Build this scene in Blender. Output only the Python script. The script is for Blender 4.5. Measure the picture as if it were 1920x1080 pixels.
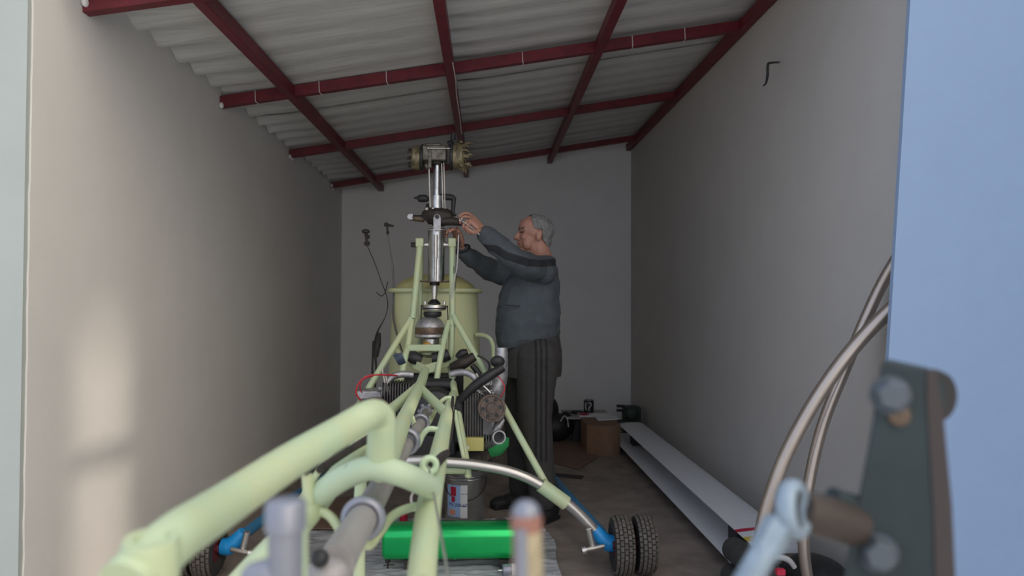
import bpy, math, random
from mathutils import Vector, Matrix, noise
random.seed(7)
PI = math.pi
S = bpy.context.scene
C = S.collection
for o in list(bpy.data.objects): bpy.data.objects.remove(o)

# ------------------------------------------------------------------ camera
FPX = 1350.0
cam_d = bpy.data.cameras.new('camera'); cam = bpy.data.objects.new('camera', cam_d); C.objects.link(cam)
cam_d.sensor_width = 36; cam_d.lens = FPX/1920*36; cam_d.clip_start = .02
CAMZ = 1.256
M3 = (Matrix.Rotation(-math.atan(53/FPX), 3, 'Z') @ Matrix.Rotation(PI/2 + math.atan(26/FPX), 3, 'X')
      @ Matrix.Rotation(math.radians(.25), 3, 'Z'))
cam.matrix_world = Matrix.Translation((0, 0, CAMZ)) @ M3.to_4x4()
cam_d.dof.use_dof = True; cam_d.dof.focus_distance = 2.9; cam_d.dof.aperture_fstop = 3.4
S.camera = cam

def P(px, py, Y):
    """place read off the photograph at distance Y into the garage"""
    d = M3 @ Vector(((px-960)/FPX, -(py-540)/FPX, -1))
    t = Y/d.y
    return Vector((d.x*t, Y, CAMZ + d.z*t))

# ------------------------------------------------------------------ sky, sun, exposure
w = bpy.data.worlds.new('sky'); S.world = w; w.use_nodes = True
nt = w.node_tree; nt.nodes.clear()
wo = nt.nodes.new('ShaderNodeOutputWorld'); bg = nt.nodes.new('ShaderNodeBackground')
tc = nt.nodes.new('ShaderNodeTexCoord')
dp = nt.nodes.new('ShaderNodeVectorMath'); dp.operation = 'DOT_PRODUCT'
dp.inputs[1].default_value = Vector((.80, -.48, .36)).normalized()
rp = nt.nodes.new('ShaderNodeValToRGB')
rp.color_ramp.elements[0].position = 0.0; rp.color_ramp.elements[0].color = (.50, .57, .74, 1)
rp.color_ramp.elements[1].position = 1.0; rp.color_ramp.elements[1].color = (2.2, 1.95, 1.65, 1)
e = rp.color_ramp.elements.new(.55); e.color = (.68, .72, .80, 1)
nt.links.new(tc.outputs['Generated'], dp.inputs[0]); nt.links.new(dp.outputs['Value'], rp.inputs[0])
nt.links.new(rp.outputs[0], bg.inputs[0]); nt.links.new(bg.outputs[0], wo.inputs[0])
bg.inputs[1].default_value = 1.25
SUN_ON = True
sd = bpy.data.lights.new('sun', 'SUN'); sun = bpy.data.objects.new('sun', sd); C.objects.link(sun)
sd.energy = 2.3; sd.angle = math.radians(4.2); sd.color = (1, .86, .72)
sun.rotation_euler = Vector((-.85, .45, -.17)).to_track_quat('-Z', 'Y').to_euler()
S.view_settings.view_transform = 'Standard'; S.view_settings.look = 'None'
S.view_settings.gamma = 1; S.view_settings.use_curve_mapping = False
S.view_settings.exposure = 0.45

# ------------------------------------------------------------------ materials
MATS = {}
def mat(name, col, rough=.6, metal=0, noise_s=0, noise_a=0, bump=0, bump_s=60, col2=None, stretch=None, spec=None, alpha=1, coat=0, emis=None, thr=None):
    if name in MATS: return MATS[name]
    m = bpy.data.materials.new(name); m.use_nodes = True; n = m.node_tree.nodes; l = m.node_tree.links
    b = n['Principled BSDF']; b.inputs['Base Color'].default_value = (*col, 1)
    b.inputs['Roughness'].default_value = rough; b.inputs['Metallic'].default_value = metal
    if spec is not None: b.inputs['Specular IOR Level'].default_value = spec
    if coat: b.inputs['Coat Weight'].default_value = coat
    if alpha < 1: b.inputs['Alpha'].default_value = alpha
    t = n.new('ShaderNodeTexCoord'); mp = n.new('ShaderNodeMapping'); l.new(t.outputs['Object'], mp.inputs[0])
    if stretch: mp.inputs['Scale'].default_value = stretch
    if noise_s:
        z = n.new('ShaderNodeTexNoise'); z.inputs['Scale'].default_value = noise_s; z.inputs['Detail'].default_value = 6
        z.inputs['Roughness'].default_value = .65
        l.new(mp.outputs[0], z.inputs['Vector'])
        r = n.new('ShaderNodeValToRGB')
        c2 = col2 if col2 else tuple(c*(1-noise_a) for c in col)
        a, bb = thr if thr else (.35, .65)
        r.color_ramp.elements[0].position = a; r.color_ramp.elements[1].position = bb
        r.color_ramp.elements[0].color = (*c2, 1); r.color_ramp.elements[1].color = (*col, 1)
        l.new(z.outputs['Fac'], r.inputs[0]); l.new(r.outputs[0], b.inputs['Base Color'])
    if bump:
        z2 = n.new('ShaderNodeTexNoise'); z2.inputs['Scale'].default_value = bump_s; z2.inputs['Detail'].default_value = 4
        l.new(mp.outputs[0], z2.inputs['Vector'])
        bu = n.new('ShaderNodeBump'); bu.inputs['Strength'].default_value = bump; bu.inputs['Distance'].default_value = .01
        l.new(z2.outputs['Fac'], bu.inputs['Height']); l.new(bu.outputs[0], b.inputs['Normal'])
    MATS[name] = m
    return m

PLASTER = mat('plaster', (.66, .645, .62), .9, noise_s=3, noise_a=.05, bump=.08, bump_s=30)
PLASTERB = mat('plaster_back_lit', (.82, .815, .81), .9, noise_s=3, noise_a=.05, bump=.08, bump_s=30)  # same plaster, lightened: the back wall's light is put into the colour
PLASTERR = mat('plaster_right_dim', (.55, .53, .50), .95, noise_s=3, noise_a=.05, bump=.08, bump_s=30)  # same plaster, darkened: the right wall's dimness is put into the colour
OUTL = mat('outer_plaster_left', (.38, .42, .40), .9, noise_s=4, noise_a=.05)
OUTR = mat('outer_plaster_skyblue', (.26, .36, .52), .9, noise_s=9, noise_a=.03)  # outer plaster with the blue of the skylight put into its colour
CONC = mat('concrete_floor', (.29, .245, .215), .95, spec=.15, noise_s=5, noise_a=.35, bump=.15, bump_s=40)
YARD = mat('yard', (.62, .59, .54), .9, noise_s=5, noise_a=.2)
SHEET = mat('cement_sheet', (.70, .705, .69), .9, noise_s=9, noise_a=.22, stretch=(.35, 5, 1), bump=.1)
REDP = mat('red_oxide_paint', (.17, .016, .026), .5, noise_s=12, noise_a=.35)
PALE = mat('pale_green_paint', (.44, .57, .37), .38, noise_s=9, col2=(.51, .55, .32), bump=.03, bump_s=120)
PALED = mat('pale_green_paint_worn', (.45, .56, .38), .5, noise_s=45, col2=(.30, .32, .24), thr=(.27, .34))
TANKM = mat('cream_green_paint', (.60, .68, .42), .4, noise_s=4, col2=(.64, .66, .38), bump=.03)
LIDM = mat('cream_yellow_paint', (.62, .58, .25), .4, noise_s=4, col2=(.56, .54, .25))
STEEL = mat('steel', (.55, .56, .57), .32, 1, noise_s=20, noise_a=.35)
SATIN = mat('satin_aluminium', (.62, .60, .57), .38, .9, noise_s=6, noise_a=.15, stretch=(1, 1, 6))
ALU = mat('cast_aluminium', (.48, .48, .50), .5, .8, noise_s=40, noise_a=.35)
GREYP = mat('grey_painted_steel', (.27, .285, .33), .38, .4, noise_s=12, noise_a=.12)
SHAFTM = mat('shaft_grey', (.36, .34, .33), .5, .2, noise_s=12, noise_a=.2)
BLACK = mat('black_metal', (.028, .028, .03), .5, .2, noise_s=20, noise_a=.4)
IRON = mat('dark_iron', (.065, .055, .05), .6, .5, noise_s=25, noise_a=.5)
FIN = mat('fin_metal', (.15, .145, .14), .5, .6, noise_s=25, noise_a=.4)
PULM = mat('pulley_brown', (.15, .115, .10), .6, .4, noise_s=25, noise_a=.4)
BRONZE = mat('rusty_brown_steel', (.17, .12, .085), .5, .6, noise_s=30, noise_a=.5)
RUBBER = mat('rubber', (.032, .030, .030), .8, noise_s=30, noise_a=.3)
TYREL = mat('tyre_tread_dusty', (.13, .115, .10), .9, noise_s=50, noise_a=.5)
RIMR = mat('dark_red_rim', (.10, .012, .015), .5)
BLUEP = mat('blue_plastic', (.015, .26, .62), .35)
BLUED = mat('blue_painted_tube', (.03, .15, .29), .5)
GREENT = mat('green_anodised', (.015, .52, .13), .25, .55, noise_s=3, noise_a=.15)
GREEND = mat('green_tank_paint', (.06, .45, .15), .45)
YELB = mat('olive_yellow_box', (.45, .42, .14), .6)
AMBER = mat('amber_glass', (.45, .25, .05), .2)
OIL = mat('greasy_yellow_hub', (.30, .26, .15), .45, .4, noise_s=45, col2=(.07, .055, .035), stretch=(1, 1, .4))
HUBM = mat('hub_dull_steel', (.20, .18, .15), .45, .6, noise_s=35, noise_a=.6)
BLADEW = mat('white_blade', (.66, .67, .70), .35, noise_s=3, noise_a=.05)
STRIPER = mat('red_stripe', (.42, .01, .04), .4)
STRIPEY = mat('yellow_stripe', (.60, .42, .04), .4)
CARD = mat('cardboard', (.26, .15, .095), .9, noise_s=6, noise_a=.2)
CARD2 = mat('cardboard_floor', (.20, .125, .09), .9, noise_s=6, noise_a=.25)
CLEARP = mat('plastic_film', (.36, .37, .39), .3, noise_s=3, noise_a=.15)
TUBEP = mat('brownish_aluminium', (.50, .43, .37), .33, .75, noise_s=5, noise_a=.15)
PLATEM = mat('dark_green_grey_plate', (.035, .050, .055), .75, .0, spec=.25, noise_s=8, noise_a=.3)
PLATEE = mat('plate_edge', (.06, .052, .052), .8, .0, spec=.2)
RODBL = mat('pale_blue_rod', (.28, .36, .43), .5, .2, noise_s=40, noise_a=.25)
WHITE = mat('white_paper', (.75, .75, .75), .7)
REDW = mat('red_wire', (.45, .02, .03), .5)
LBLUE = mat('label_light_blue', (.33, .48, .72), .5)
NAVY = mat('label_navy', (.02, .05, .25), .5)
ORNG = mat('label_orange', (.65, .30, .20), .5)
RUSTY = mat('rust_orange', (.32, .15, .11), .7, noise_s=50, noise_a=.4)
OCHRE = mat('ochre_stain', (.42, .35, .22), .6, noise_s=50, noise_a=.3)
WIREW = mat('white_wire', (.8, .75, .72), .5)

# ------------------------------------------------------------------ mesh builder
class MB:
    def __init__(s): s.v = []; s.f = []; s.mi = []; s.cur = 0
    def add(s, vs, fs):
        b = len(s.v); s.v += [Vector(v) for v in vs]
        for f in fs: s.f.append([i+b for i in f]); s.mi.append(s.cur)
        return s
    def box(s, c, size, rot=None):
        c = Vector(c); h = Vector(size)/2; R = rot if rot else Matrix.Identity(3)
        vs = [c + R @ Vector((x*h.x, y*h.y, z*h.z)) for x in (-1, 1) for y in (-1, 1) for z in (-1, 1)]
        return s.add(vs, [(0,1,3,2),(4,6,7,5),(0,4,5,1),(2,3,7,6),(0,2,6,4),(1,5,7,3)])
    def bar(s, p, q, w_, h_, up=Vector((0,0,1))):
        p = Vector(p); q = Vector(q); d = (q-p); L = d.length; d.normalize()
        x = d.cross(up).normalized(); z = x.cross(d)
        R = Matrix((x, d, z)).transposed()
        return s.box((p+q)/2, (w_, L, h_), R)
    def tube(s, pts, r, n=14, cap=True, smooth=True, flat=None):
        """pts: vectors, r: one radius or a list; spline-smoothed when >2 points"""
        pts = [Vector(p) for p in pts]
        rr = r if isinstance(r, (list, tuple)) else [r]*len(pts)
        if smooth and len(pts) > 2:
            np_, nr = [], []
            for i in range(len(pts)-1):
                p0 = pts[max(i-1, 0)]; p1 = pts[i]; p2 = pts[i+1]; p3 = pts[min(i+2, len(pts)-1)]
                for k in range(6):
                    t = k/6
                    np_.append(.5*((2*p1)+(-p0+p2)*t+(2*p0-5*p1+4*p2-p3)*t*t+(-p0+3*p1-3*p2+p3)*t**3))
                    nr.append(rr[i]+(rr[i+1]-rr[i])*t)
            np_.append(pts[-1]); nr.append(rr[-1]); pts, rr = np_, nr
        base = len(s.v); N = len(pts)
        t0 = (pts[1]-pts[0]).normalized()
        u = t0.orthogonal().normalized(); prev = t0
        for i in range(N):
            if i == 0: t = t0
            elif i == N-1: t = (pts[-1]-pts[-2]).normalized()
            else: t = ((pts[i+1]-pts[i]).normalized()+(pts[i]-pts[i-1]).normalized()).normalized()
            q = prev.rotation_difference(t); u = q @ u; u = (u - t*u.dot(t)).normalized(); prev = t
            vv = t.cross(u)
            for k in range(n):
                a = 2*PI*k/n
                s.v.append(pts[i] + (u*math.cos(a)+vv*math.sin(a))*rr[i])
        for i in range(N-1):
            for k in range(n):
                a = base+i*n+k; b = base+i*n+(k+1) % n
                s.f.append([a, b, b+n, a+n]); s.mi.append(s.cur)
        if cap:
            s.f.append([base+k for k in range(n)][::-1]); s.mi.append(s.cur)
            s.f.append([base+(N-1)*n+k for k in range(n)]); s.mi.append(s.cur)
        return s
    def lathe(s, c, axis, prof, n=28, cap=True):
        """prof: (offset along axis, radius)"""
        c = Vector(c); ax = Vector(axis).normalized(); u = ax.orthogonal().normalized(); v = ax.cross(u)
        base = len(s.v)
        for (h, r) in prof:
            for k in range(n):
                a = 2*PI*k/n
                s.v.append(c + ax*h + (u*math.cos(a)+v*math.sin(a))*max(r, 1e-4))
        for i in range(len(prof)-1):
            for k in range(n):
                a = base+i*n+k; b = base+i*n+(k+1) % n
                s.f.append([a, b, b+n, a+n]); s.mi.append(s.cur)
        if cap:
            s.f.append([base+k for k in range(n)][::-1]); s.mi.append(s.cur)
            s.f.append([base+(len(prof)-1)*n+k for k in range(n)]); s.mi.append(s.cur)
        return s
    def torus(s, c, axis, R, r, n=28, m=10, sc=1):
        c = Vector(c); ax = Vector(axis).normalized(); u = ax.orthogonal().normalized(); v = ax.cross(u)
        base = len(s.v)
        for i in range(n):
            a = 2*PI*i/n; d = u*math.cos(a)+v*math.sin(a)
            for k in range(m):
                b = 2*PI*k/m
                s.v.append(c + d*(R+r*math.cos(b)) + ax*r*sc*math.sin(b))
        for i in range(n):
            for k in range(m):
                s.f.append([base+i*m+k, base+((i+1) % n)*m+k, base+((i+1) % n)*m+(k+1) % m, base+i*m+(k+1) % m]); s.mi.append(s.cur)
        return s
    def ball(s, c, r, R=None, n=16, m=10):
        c = Vector(c); r = Vector(r) if not isinstance(r, (int, float)) else Vector((r, r, r)); R = R or Matrix.Identity(3)
        base = len(s.v)
        for i in range(1, m):
            th = PI*i/m
            for k in range(n):
                a = 2*PI*k/n
                s.v.append(c + R @ Vector((r.x*math.sin(th)*math.cos(a), r.y*math.sin(th)*math.sin(a), r.z*math.cos(th))))
        s.v.append(c + R @ Vector((0, 0, r.z))); s.v.append(c - R @ Vector((0, 0, r.z)))
        T = len(s.v)-2; B = T+1
        for i in range(m-2):
            for k in range(n):
                a = base+i*n+k; b = base+i*n+(k+1) % n
                s.f.append([a, a+n, b+n, b]); s.mi.append(s.cur)
        for k in range(n):
            s.f.append([T, base+k, base+(k+1) % n]); s.mi.append(s.cur)
            s.f.append([B, base+(m-2)*n+(k+1) % n, base+(m-2)*n+k]); s.mi.append(s.cur)
        return s
    def limb(s, pts, rr, n=16):
        """closed limb with rounded ends, for remeshing"""
        pts = [Vector(p) for p in pts]
        s.tube(pts, list(rr), n)
        s.ball(pts[0], rr[0]*.99, n=n); s.ball(pts[-1], rr[-1]*.99, n=n)
        return s
    def prism(s, outline, thick):
        """outline: list of 3d points in a plane, thick: vector"""
        t = Vector(thick); n = len(outline); a = [Vector(p) for p in outline]; b = [p+t for p in a]
        return s.add(a+b, [list(range(n))[::-1], list(range(n, 2*n))]+[[i, (i+1) % n, n+(i+1) % n, n+i] for i in range(n)])
    def mesh(s, name, mats, origin=Vector((0,0,0)), smooth=True, ang=40):
        me = bpy.data.meshes.new(name)
        me.from_pydata([tuple(v-origin) for v in s.v], [], s.f); me.validate()
        for m in (mats if isinstance(mats, (list, tuple)) else [mats]): me.materials.append(m)
        if len(me.polygons) == len(s.mi): me.polygons.foreach_set('material_index', s.mi)
        import bmesh
        bm = bmesh.new(); bm.from_mesh(me); bmesh.ops.recalc_face_normals(bm, faces=bm.faces); bm.to_mesh(me); bm.free()
        if smooth:
            me.polygons.foreach_set('use_smooth', [True]*len(me.polygons))
            me.set_sharp_from_angle(angle=math.radians(ang))
        me.update()
        return me

def link(name, me, parent=None, loc=None):
    o = bpy.data.objects.new(name, me); C.objects.link(o)
    if parent: o.parent = parent
    if loc is not None: o.location = loc
    return o
def thing(name, label, cat, loc, group=None):
    o = bpy.data.objects.new(name, None); C.objects.link(o); o.location = loc; o.empty_display_size = .05
    o['label'] = label; o['category'] = cat
    if group: o['group'] = group
    o['_o'] = [float(x) for x in loc]
    return o
def root_of(o):
    while o.parent: o = o.parent
    return o
def part(name, mb, m, parent, bevel=0, label=None, ang=40, smooth=True):
    org = root_of(parent).location.copy()
    o = link(name, mb.mesh(name, m, org, smooth, ang), parent)
    if bevel:
        b = o.modifiers.new('bevel', 'BEVEL'); b.width = bevel; b.segments = 2; b.limit_method = 'ANGLE'; b.angle_limit = math.radians(50)
    if label: o['label'] = label
    return o
def solo(name, mb, m, label, cat, group=None, bevel=0, loc=None, ang=40, smooth=True):
    if loc is None:
        xs = [v.x for v in mb.v]; ys = [v.y for v in mb.v]; zs = [v.z for v in mb.v]
        loc = Vector(((min(xs)+max(xs))/2, (min(ys)+max(ys))/2, min(zs)))
    o = link(name, mb.mesh(name, m, loc, smooth, ang), None, loc)
    o['label'] = label; o['category'] = cat
    if group: o['group'] = group
    if bevel:
        b = o.modifiers.new('bevel', 'BEVEL'); b.width = bevel; b.segments = 2; b.limit_method = 'ANGLE'; b.angle_limit = math.radians(50)
    return o
def struct(name, mb, m, bevel=0, ang=40, smooth=True):
    o = link(name, mb.mesh(name, m, Vector((0,0,0)), smooth, ang)); o['kind'] = 'structure'
    return o

# ------------------------------------------------------------------ the garage
XL, XR, YF, YB = -1.484, 1.557, 2.41, 7.57
def zr(x): return 2.405 + .176*(x-XL)          # underside of the roof sheets
struct('floor', MB().box(((XL+XR)/2, (YF+YB)/2, -.05), (XR-XL+.5, YB-YF+.5, .1)), CONC)
struct('ground', MB().box((0, -3.3, -.06), (16, 10.9, .1)), YARD)
# left wall with an uneven plaster arris at its front edge
mb = MB(); segs = 60; vs = []; 
for i in range(segs+1):
    z = 3.2*i/segs; j = .006*noise.noise(Vector((z*6, 1, 0)))+.004*noise.noise(Vector((z*25, 1, 5)))
    j += -.028*(1-z/2.5)*.0
    vs += [Vector((XL, YF+j, z)), Vector((XL, YB+.1, z)), Vector((XL-.22, YB+.1, z)), Vector((XL-.22, YF, z))]
fs = []
for i in range(segs):
    a = 4*i
    for k in range(4): fs.append((a+k, a+(k+1) % 4, a+4+(k+1) % 4, a+4+k))
fs += [(0,1,2,3), (4*segs+3, 4*segs+2, 4*segs+1, 4*segs)]
mb.add(vs, fs)
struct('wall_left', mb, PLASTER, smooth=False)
# unseen wall added to block the sun, with a narrow gap casting one strip
mb = MB()
for y0, y1, z0, z1 in ((-2.2, .09, 0, 3.9), (.32, 2.41, 0, 3.9), (.09, .32, 2.15, 3.9)):
    mb.box((3.6, (y0+y1)/2, (z0+z1)/2), (.12, y1-y0, z1-z0))
struct('added_sun_mask', mb, PLASTER)
mbf = MB().box((XL-1.2, YF+.10, 1.6), (2.4-.012, .24, 3.2)); struct('wall_front', mbf, OUTL)
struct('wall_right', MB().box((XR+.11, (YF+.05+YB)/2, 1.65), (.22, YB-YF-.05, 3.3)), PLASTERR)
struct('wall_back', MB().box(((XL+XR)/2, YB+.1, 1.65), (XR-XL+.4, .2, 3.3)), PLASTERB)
# right front pier: its edge leans inwards towards the floor
mb = MB()
def px_edge(px, py, Y=2.55): return P(px, py, Y)
e0 = P(1707, 0, 2.45); e1 = P(1668, 640, 2.45); d = (e1-e0); pts = []
top = e0 - d*(.9/abs(d.z)); bot = e0 + d*(e0.z/abs(d.z)); bot.z = 0
mb.prism([top, bot, Vector((3.53, 2.45, 0)), Vector((3.53, 2.45, top.z))], (0, .02, 0))
struct('wall_front_right', mb, OUTR, smooth=False)

# corrugated roof sheets, two rows with a visible lap
mb = MB()
def sheets(x0, x1, dz, ph):
    ny = 1; y = 2.48
    k = 0
    while y < YB-.02:
        y1 = min(y+1.12, YB); N = int((y1-y)/.0125)+1; vs = []; fs = []
        dzz = dz + (.006 if k % 2 else 0)
        for i in range(N+1):
            yy = y+(y1-y)*i/N
            for j in range(4):
                x = (x0, x0+.10, x0+.25, x1)[j]
                am = .0018+.0195*max(0, 1-(x-x0)/.25); zz = zr(x)+am+am*math.sin(2*PI*yy/.21+ph)+dzz + .004*noise.noise(Vector((x*3, yy*2, 0)))
                vs.append((x, yy, zz))
        n2 = len(vs); vs += [(a, b, c+.007) for a, b, c in vs]
        for i in range(N):
            a = 4*i; fs += [(a+q, a+q+1, a+q+5, a+q+4) for q in range(3)] + [(n2+a+q, n2+a+q+4, n2+a+q+5, n2+a+q+1) for q in range(3)] + [(a, a+4, n2+a+4, n2+a), (a+3, n2+a+3, n2+a+7, a+7)]
        mb.add(vs, fs); y = y1-.05 if y1 < YB-.03 else YB; k += 1
sheets(XL+.006, -.20, 0, 0); sheets(-.27, XR, .028, .25)
struct('ceiling', mb, SHEET)
mb = MB().box((0, (YF+YB)/2+.05, 3.28), (3.9, YB-YF+.5, .06))      # weatherproof deck over the sheets
struct('ceiling_deck', mb, SHEET)

# steel roof frame, red
R1 = 'red steel cross beams under the roof'
names = [(2.72, 'red steel cross beam nearest the garage opening, its end cut off by the top of the picture', .085),
         (4.10, 'red steel cross beam with six thin white wire loops', .062),
         (5.53, 'red steel cross beam above the rotor hub, second from the back wall', .06),
         (7.03, 'red steel cross beam nearest the back wall', .055)]
for i, (Y, lab, h) in enumerate(names):
    mb = MB(); xa, xb = XL-.02, XR+.02
    Y2 = Y+.10
    mb.bar((xa, Y, zr(xa)-h/2-.001), (xb, Y2, zr(xb)-h/2-.001), .05, h)
    t = thing('roof_cross_beam', lab, 'roof beam', (0, Y, zr(0)-h), R1)
    part('beam', mb, REDP, t, .003)
    m2 = MB()
    for sx in range(3):
        m2.ball((XL+.012, Y-.03+.03*sx, zr(XL)-h*.5+random.uniform(-.03, .03)), (.012, .02, .018), n=8, m=6)
    part('mortar', m2, WHITE, t)
    if i == 1:
        for px in (482, 598, 722, 978, 1190, 1293):
            x = (px-907)*Y/1350; yy = Y+(Y2-Y)*(x-xa)/(xb-xa); z0 = zr(x)
            mm = MB().tube([(x, yy-.027, z0), (x+.003, yy-.028, z0-h), (x+.006, yy-.02, z0-h-.003), (x+.008, yy+.026, z0-h-.003), (x+.01, yy+.028, z0)], .0022, 6, smooth=False)
            part('wire_loop', mm, WIREW, t)
for (x0, x1, lab) in [(-1.105, -1.075, 'red steel lengthwise rafter nearest the left wall'),
                 (-.205, -.19, 'red steel lengthwise rafter above the rotor mast, with white wire along it'),
                 (.655, .690, 'red steel lengthwise rafter between the rotor mast and the right wall'),
                 (XR-.03, XR-.03, 'red steel lengthwise rafter fixed along the top of the right wall')]:
    t = thing('roof_rafter', lab, 'roof beam', (x0, 5, zr(x0)-.07), 'red steel lengthwise rafters')
    part('beam', MB().bar((x0, 2.5, zr(x0)-.037), (x1, YB, zr(x1)-.037), .05, .066), REDP, t, .003)
    if -.3 < x0 < 0:
        mm = MB().tube([(x0+.03, 3.9, zr(x0)-.075), (x0+.035, 4.2, zr(x0)-.08), (x0+.028, 4.5, zr(x0)-.074), (x0+.034, 4.9, zr(x0)-.10), (x0+.03, 5.3, zr(x0)-.075), (x0+.03, 5.5, zr(x0)-.09)], .003, 6)
        part('white_wire', mm, WIREW, t)
# bent black wire in the right wall
mb = MB().tube([P(1469, 121, 3.8), P(1463, 117, 3.76), P(1445, 118, 3.6), P(1440, 121, 3.56), P(1439, 142, 3.56), P(1436, 156, 3.55), P(1431, 161, 3.54)],
               [.004, .004, .006, .007, .007, .005, .003], 8)
pw = [P(1469, 121, 3.8)]
solo('electric_cable', mb, BLACK, 'short bent black cable end sticking out high on the right wall', 'cable', loc=P(1469, 121, 3.8))

# ------------------------------------------------------------------ the helicopter
HY = 4.0
heli = thing('helicopter', 'homemade helicopter with pale green tube frame, engine and bare rotor mast in the garage', 'helicopter', (-.29, 3.6, 0))
def T(name, pts, dia, m=PALE, parent=None, n=16, label=None, **k):
    mb = MB().tube([P(*p) for p in pts], [d/2 for d in dia] if isinstance(dia, (list, tuple)) else dia/2, n, **k)
    return part(name, mb, m, parent or heli, label=label)
def TT(name, chains, m=PALE, parent=None, label=None):
    mb = MB()
    for pts, dia in chains:
        mb.tube([P(*p) for p in pts], dia/2, 14)
    return part(name, mb, m, parent or heli, label=label)

# mast frame
mf = TT('mast_frame', [
    ([(787,462,4.0),(774,597,3.92)], .036), ([(790,470,4.06),(787,655,4.1)], .026),
    ([(848,462,4.0),(848,600,3.92)], .034), ([(848,598,3.92),(845,690,3.9)], .034),
    ([(772,600,3.92),(765,650,3.85),(760,668,3.8),(745,750,3.7)], .034),
    ([(841,602,3.92),(826,670,3.78),(813,750,3.7)], .032),
    ([(845,688,3.9),(853,740,3.6),(876,878,3.4)], .036),
    ([(849,678,3.88),(872,657,3.9)], .034), ([(762,676,3.88),(738,652,3.9)], .034),
    ([(816,880,3.42),(878,880,3.42)], .045),
    ([(878,872,3.4),(878,892,3.4)], .03),
    ([(853,770,3.5),(864,830,3.42),(874,878,3.4)], .022),
], PALE)
for px in (787, 848):
    part('post_head', MB().box(P(px, 455, 4.0), (.044, .04, .05)), PALE, mf, .006)
part('cross_bar', MB().bar(P(765,652,3.84), P(828,652,3.80), .03, .034), PALE, mf, .004)
part('gusset_plate', MB().prism([P(766,671,3.86), P(797,684,3.72), P(850,670,3.86), P(851,683,3.86), P(798,702,3.72), P(767,688,3.86)], (0, .03, 0)), PALE, mf, .004)
for sx in ((850,592,3.92,1035,928,3.36), (770,598,3.92,546,968,3.36)):
    T('strut', [sx[:3], sx[3:]], .034)
# tail boom: three longerons with diagonals
tb = T('tail_boom', [(797,695,3.45),(788,722,3.0),(765,770,2.2),(741,825,1.5),(714,878,1.08)], .042, label='pale green top longeron')
T('longeron', [(850,738,3.3),(838,778,2.3),(819,870,1.5),(804,950,1.19),(789,1100,.98)], [.034,.038,.041,.041,.041], PALE, tb)
T('longeron', [(760,745,3.2),(724,776,2.5),(697,806,1.9),(640,884,1.4),(594,941,1.15),(560,982,1.08),(490,1055,1.0),(440,1110,.96)], .040, PALE, tb)
T('diagonal_tube', [(783,724,2.95),(735,766,2.5),(700,806,1.95)], .032, PALE, tb)
T('diagonal_tube', [(787,727,2.9),(838,777,2.35)], .034, PALE, tb)
T('arch_tube', [(582,950,1.14),(606,922,1.11),(650,893,1.09),(700,877,1.07),(750,888,1.07),(786,903,1.12),(806,915,1.17)], .037, PALED, tb)
bump = T('tail_guard', [(716,890,1.08),(715,845,1.07),(716,805,1.06),(714,785,1.055),(702,776,1.04),(682,783,1.01),(640,808,.96),(540,868,.83),(440,935,.72),(380,975,.65),(330,1008,.60),(270,1062,.56),(235,1100,.54)],
         .042, PALE)
mb = MB().lathe(P(283, 1038, .56), (.05, -.1, 1), [(-.018, .021), (.006, .021), (.0125, .0195), (.0125, .012), (-.01, .012)], 24)
part('sleeve', mb, PALE, bump, label='short pale green sleeve welded on the tail guard')
T('bracket_tube', [(576,890,1.1),(580,945,1.1)], .017, PALE, tb)
part('bolt', MB().lathe(P(574, 884, 1.09), (0, -1, .2), [(-.006, .005), (.004, .005)], 8), IRON, tb)
T('tail_stand', [(688,822,1.62),(677,900,1.62),(674,1000,1.62),(672,1415,1.62)], .026, PALE, heli, label='pale green prop leg under the tail boom')
# bearing arms
TT('bearing_arm', [([(563,950,1.12),(590,955,1.11),(615,965,1.10),(632,985,1.09),(640,1005,1.08)], .014)], PALE, tb)
TT('bearing_arm', [([(795,948,1.3),(765,953,1.25),(735,968,1.18),(712,998,1.12),(692,1022,1.08),(676,1010,1.06)], .015)], PALE, tb)
TT('bearing_arm', [([(828,808,1.9),(806,804,1.9),(793,815,1.9),(784,834,1.9),(770,846,1.9),(758,840,1.9)], .015)], PALE, tb)
TT('bearing_arm', [([(766,768,2.2),(773,783,2.2),(779,798,2.2)], .013)], PALE, tb)
TT('bearing_arm', [([(852,747,2.7),(838,746,2.7),(826,754,2.7),(817,768,2.7),(806,790,2.5),(795,803,2.5)], .016)], PALE, tb)
# drive shaft
sh = T('drive_shaft', [(803,765,3.2),(788,795,2.3),(762,834,1.75),(722,900,1.35)], [.03,.034,.036,.038], SHAFTM)
T('shaft_tube', [(724,896,1.38),(680,972,1.05),(650,1020,.93),(628,1060,.85)], [.042, .042, .044, .046], SHAFTM, sh)
sdir = (P(762,834,1.75)-P(722,900,1.35)).normalized()
sdir2 = (P(700,935,1.2)-P(650,1020,.93)).normalized()
def bearing(c, R, ax, r=.009):
    mb = MB().torus(c, ax, R, r, 32, 12, sc=1.5).lathe(c, ax, [(.004, R-.002), (.006, R+.004), (.02, R+.003), (.026, R-.004)], 32)
    part('bearing', mb, GREYP, sh)
bearing(P(681, 972, 1.05), .0255, sdir2, .007)
bearing(P(762, 828, 1.75), .027, sdir, .007)
bearing(P(788, 793, 2.3), .024, sdir, .006)
mb = MB()
for k in range(6):
    a = k*PI/3; mb.ball(P(798, 771, 2.9)+Vector((.025*math.cos(a), 0, .025*math.sin(a))), .009, n=8, m=6)
mb.lathe(P(798, 771, 2.9), sdir, [(-.012, .022), (.012, .022)], 20)
part('coupling', mb, GREYP, sh)
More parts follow.
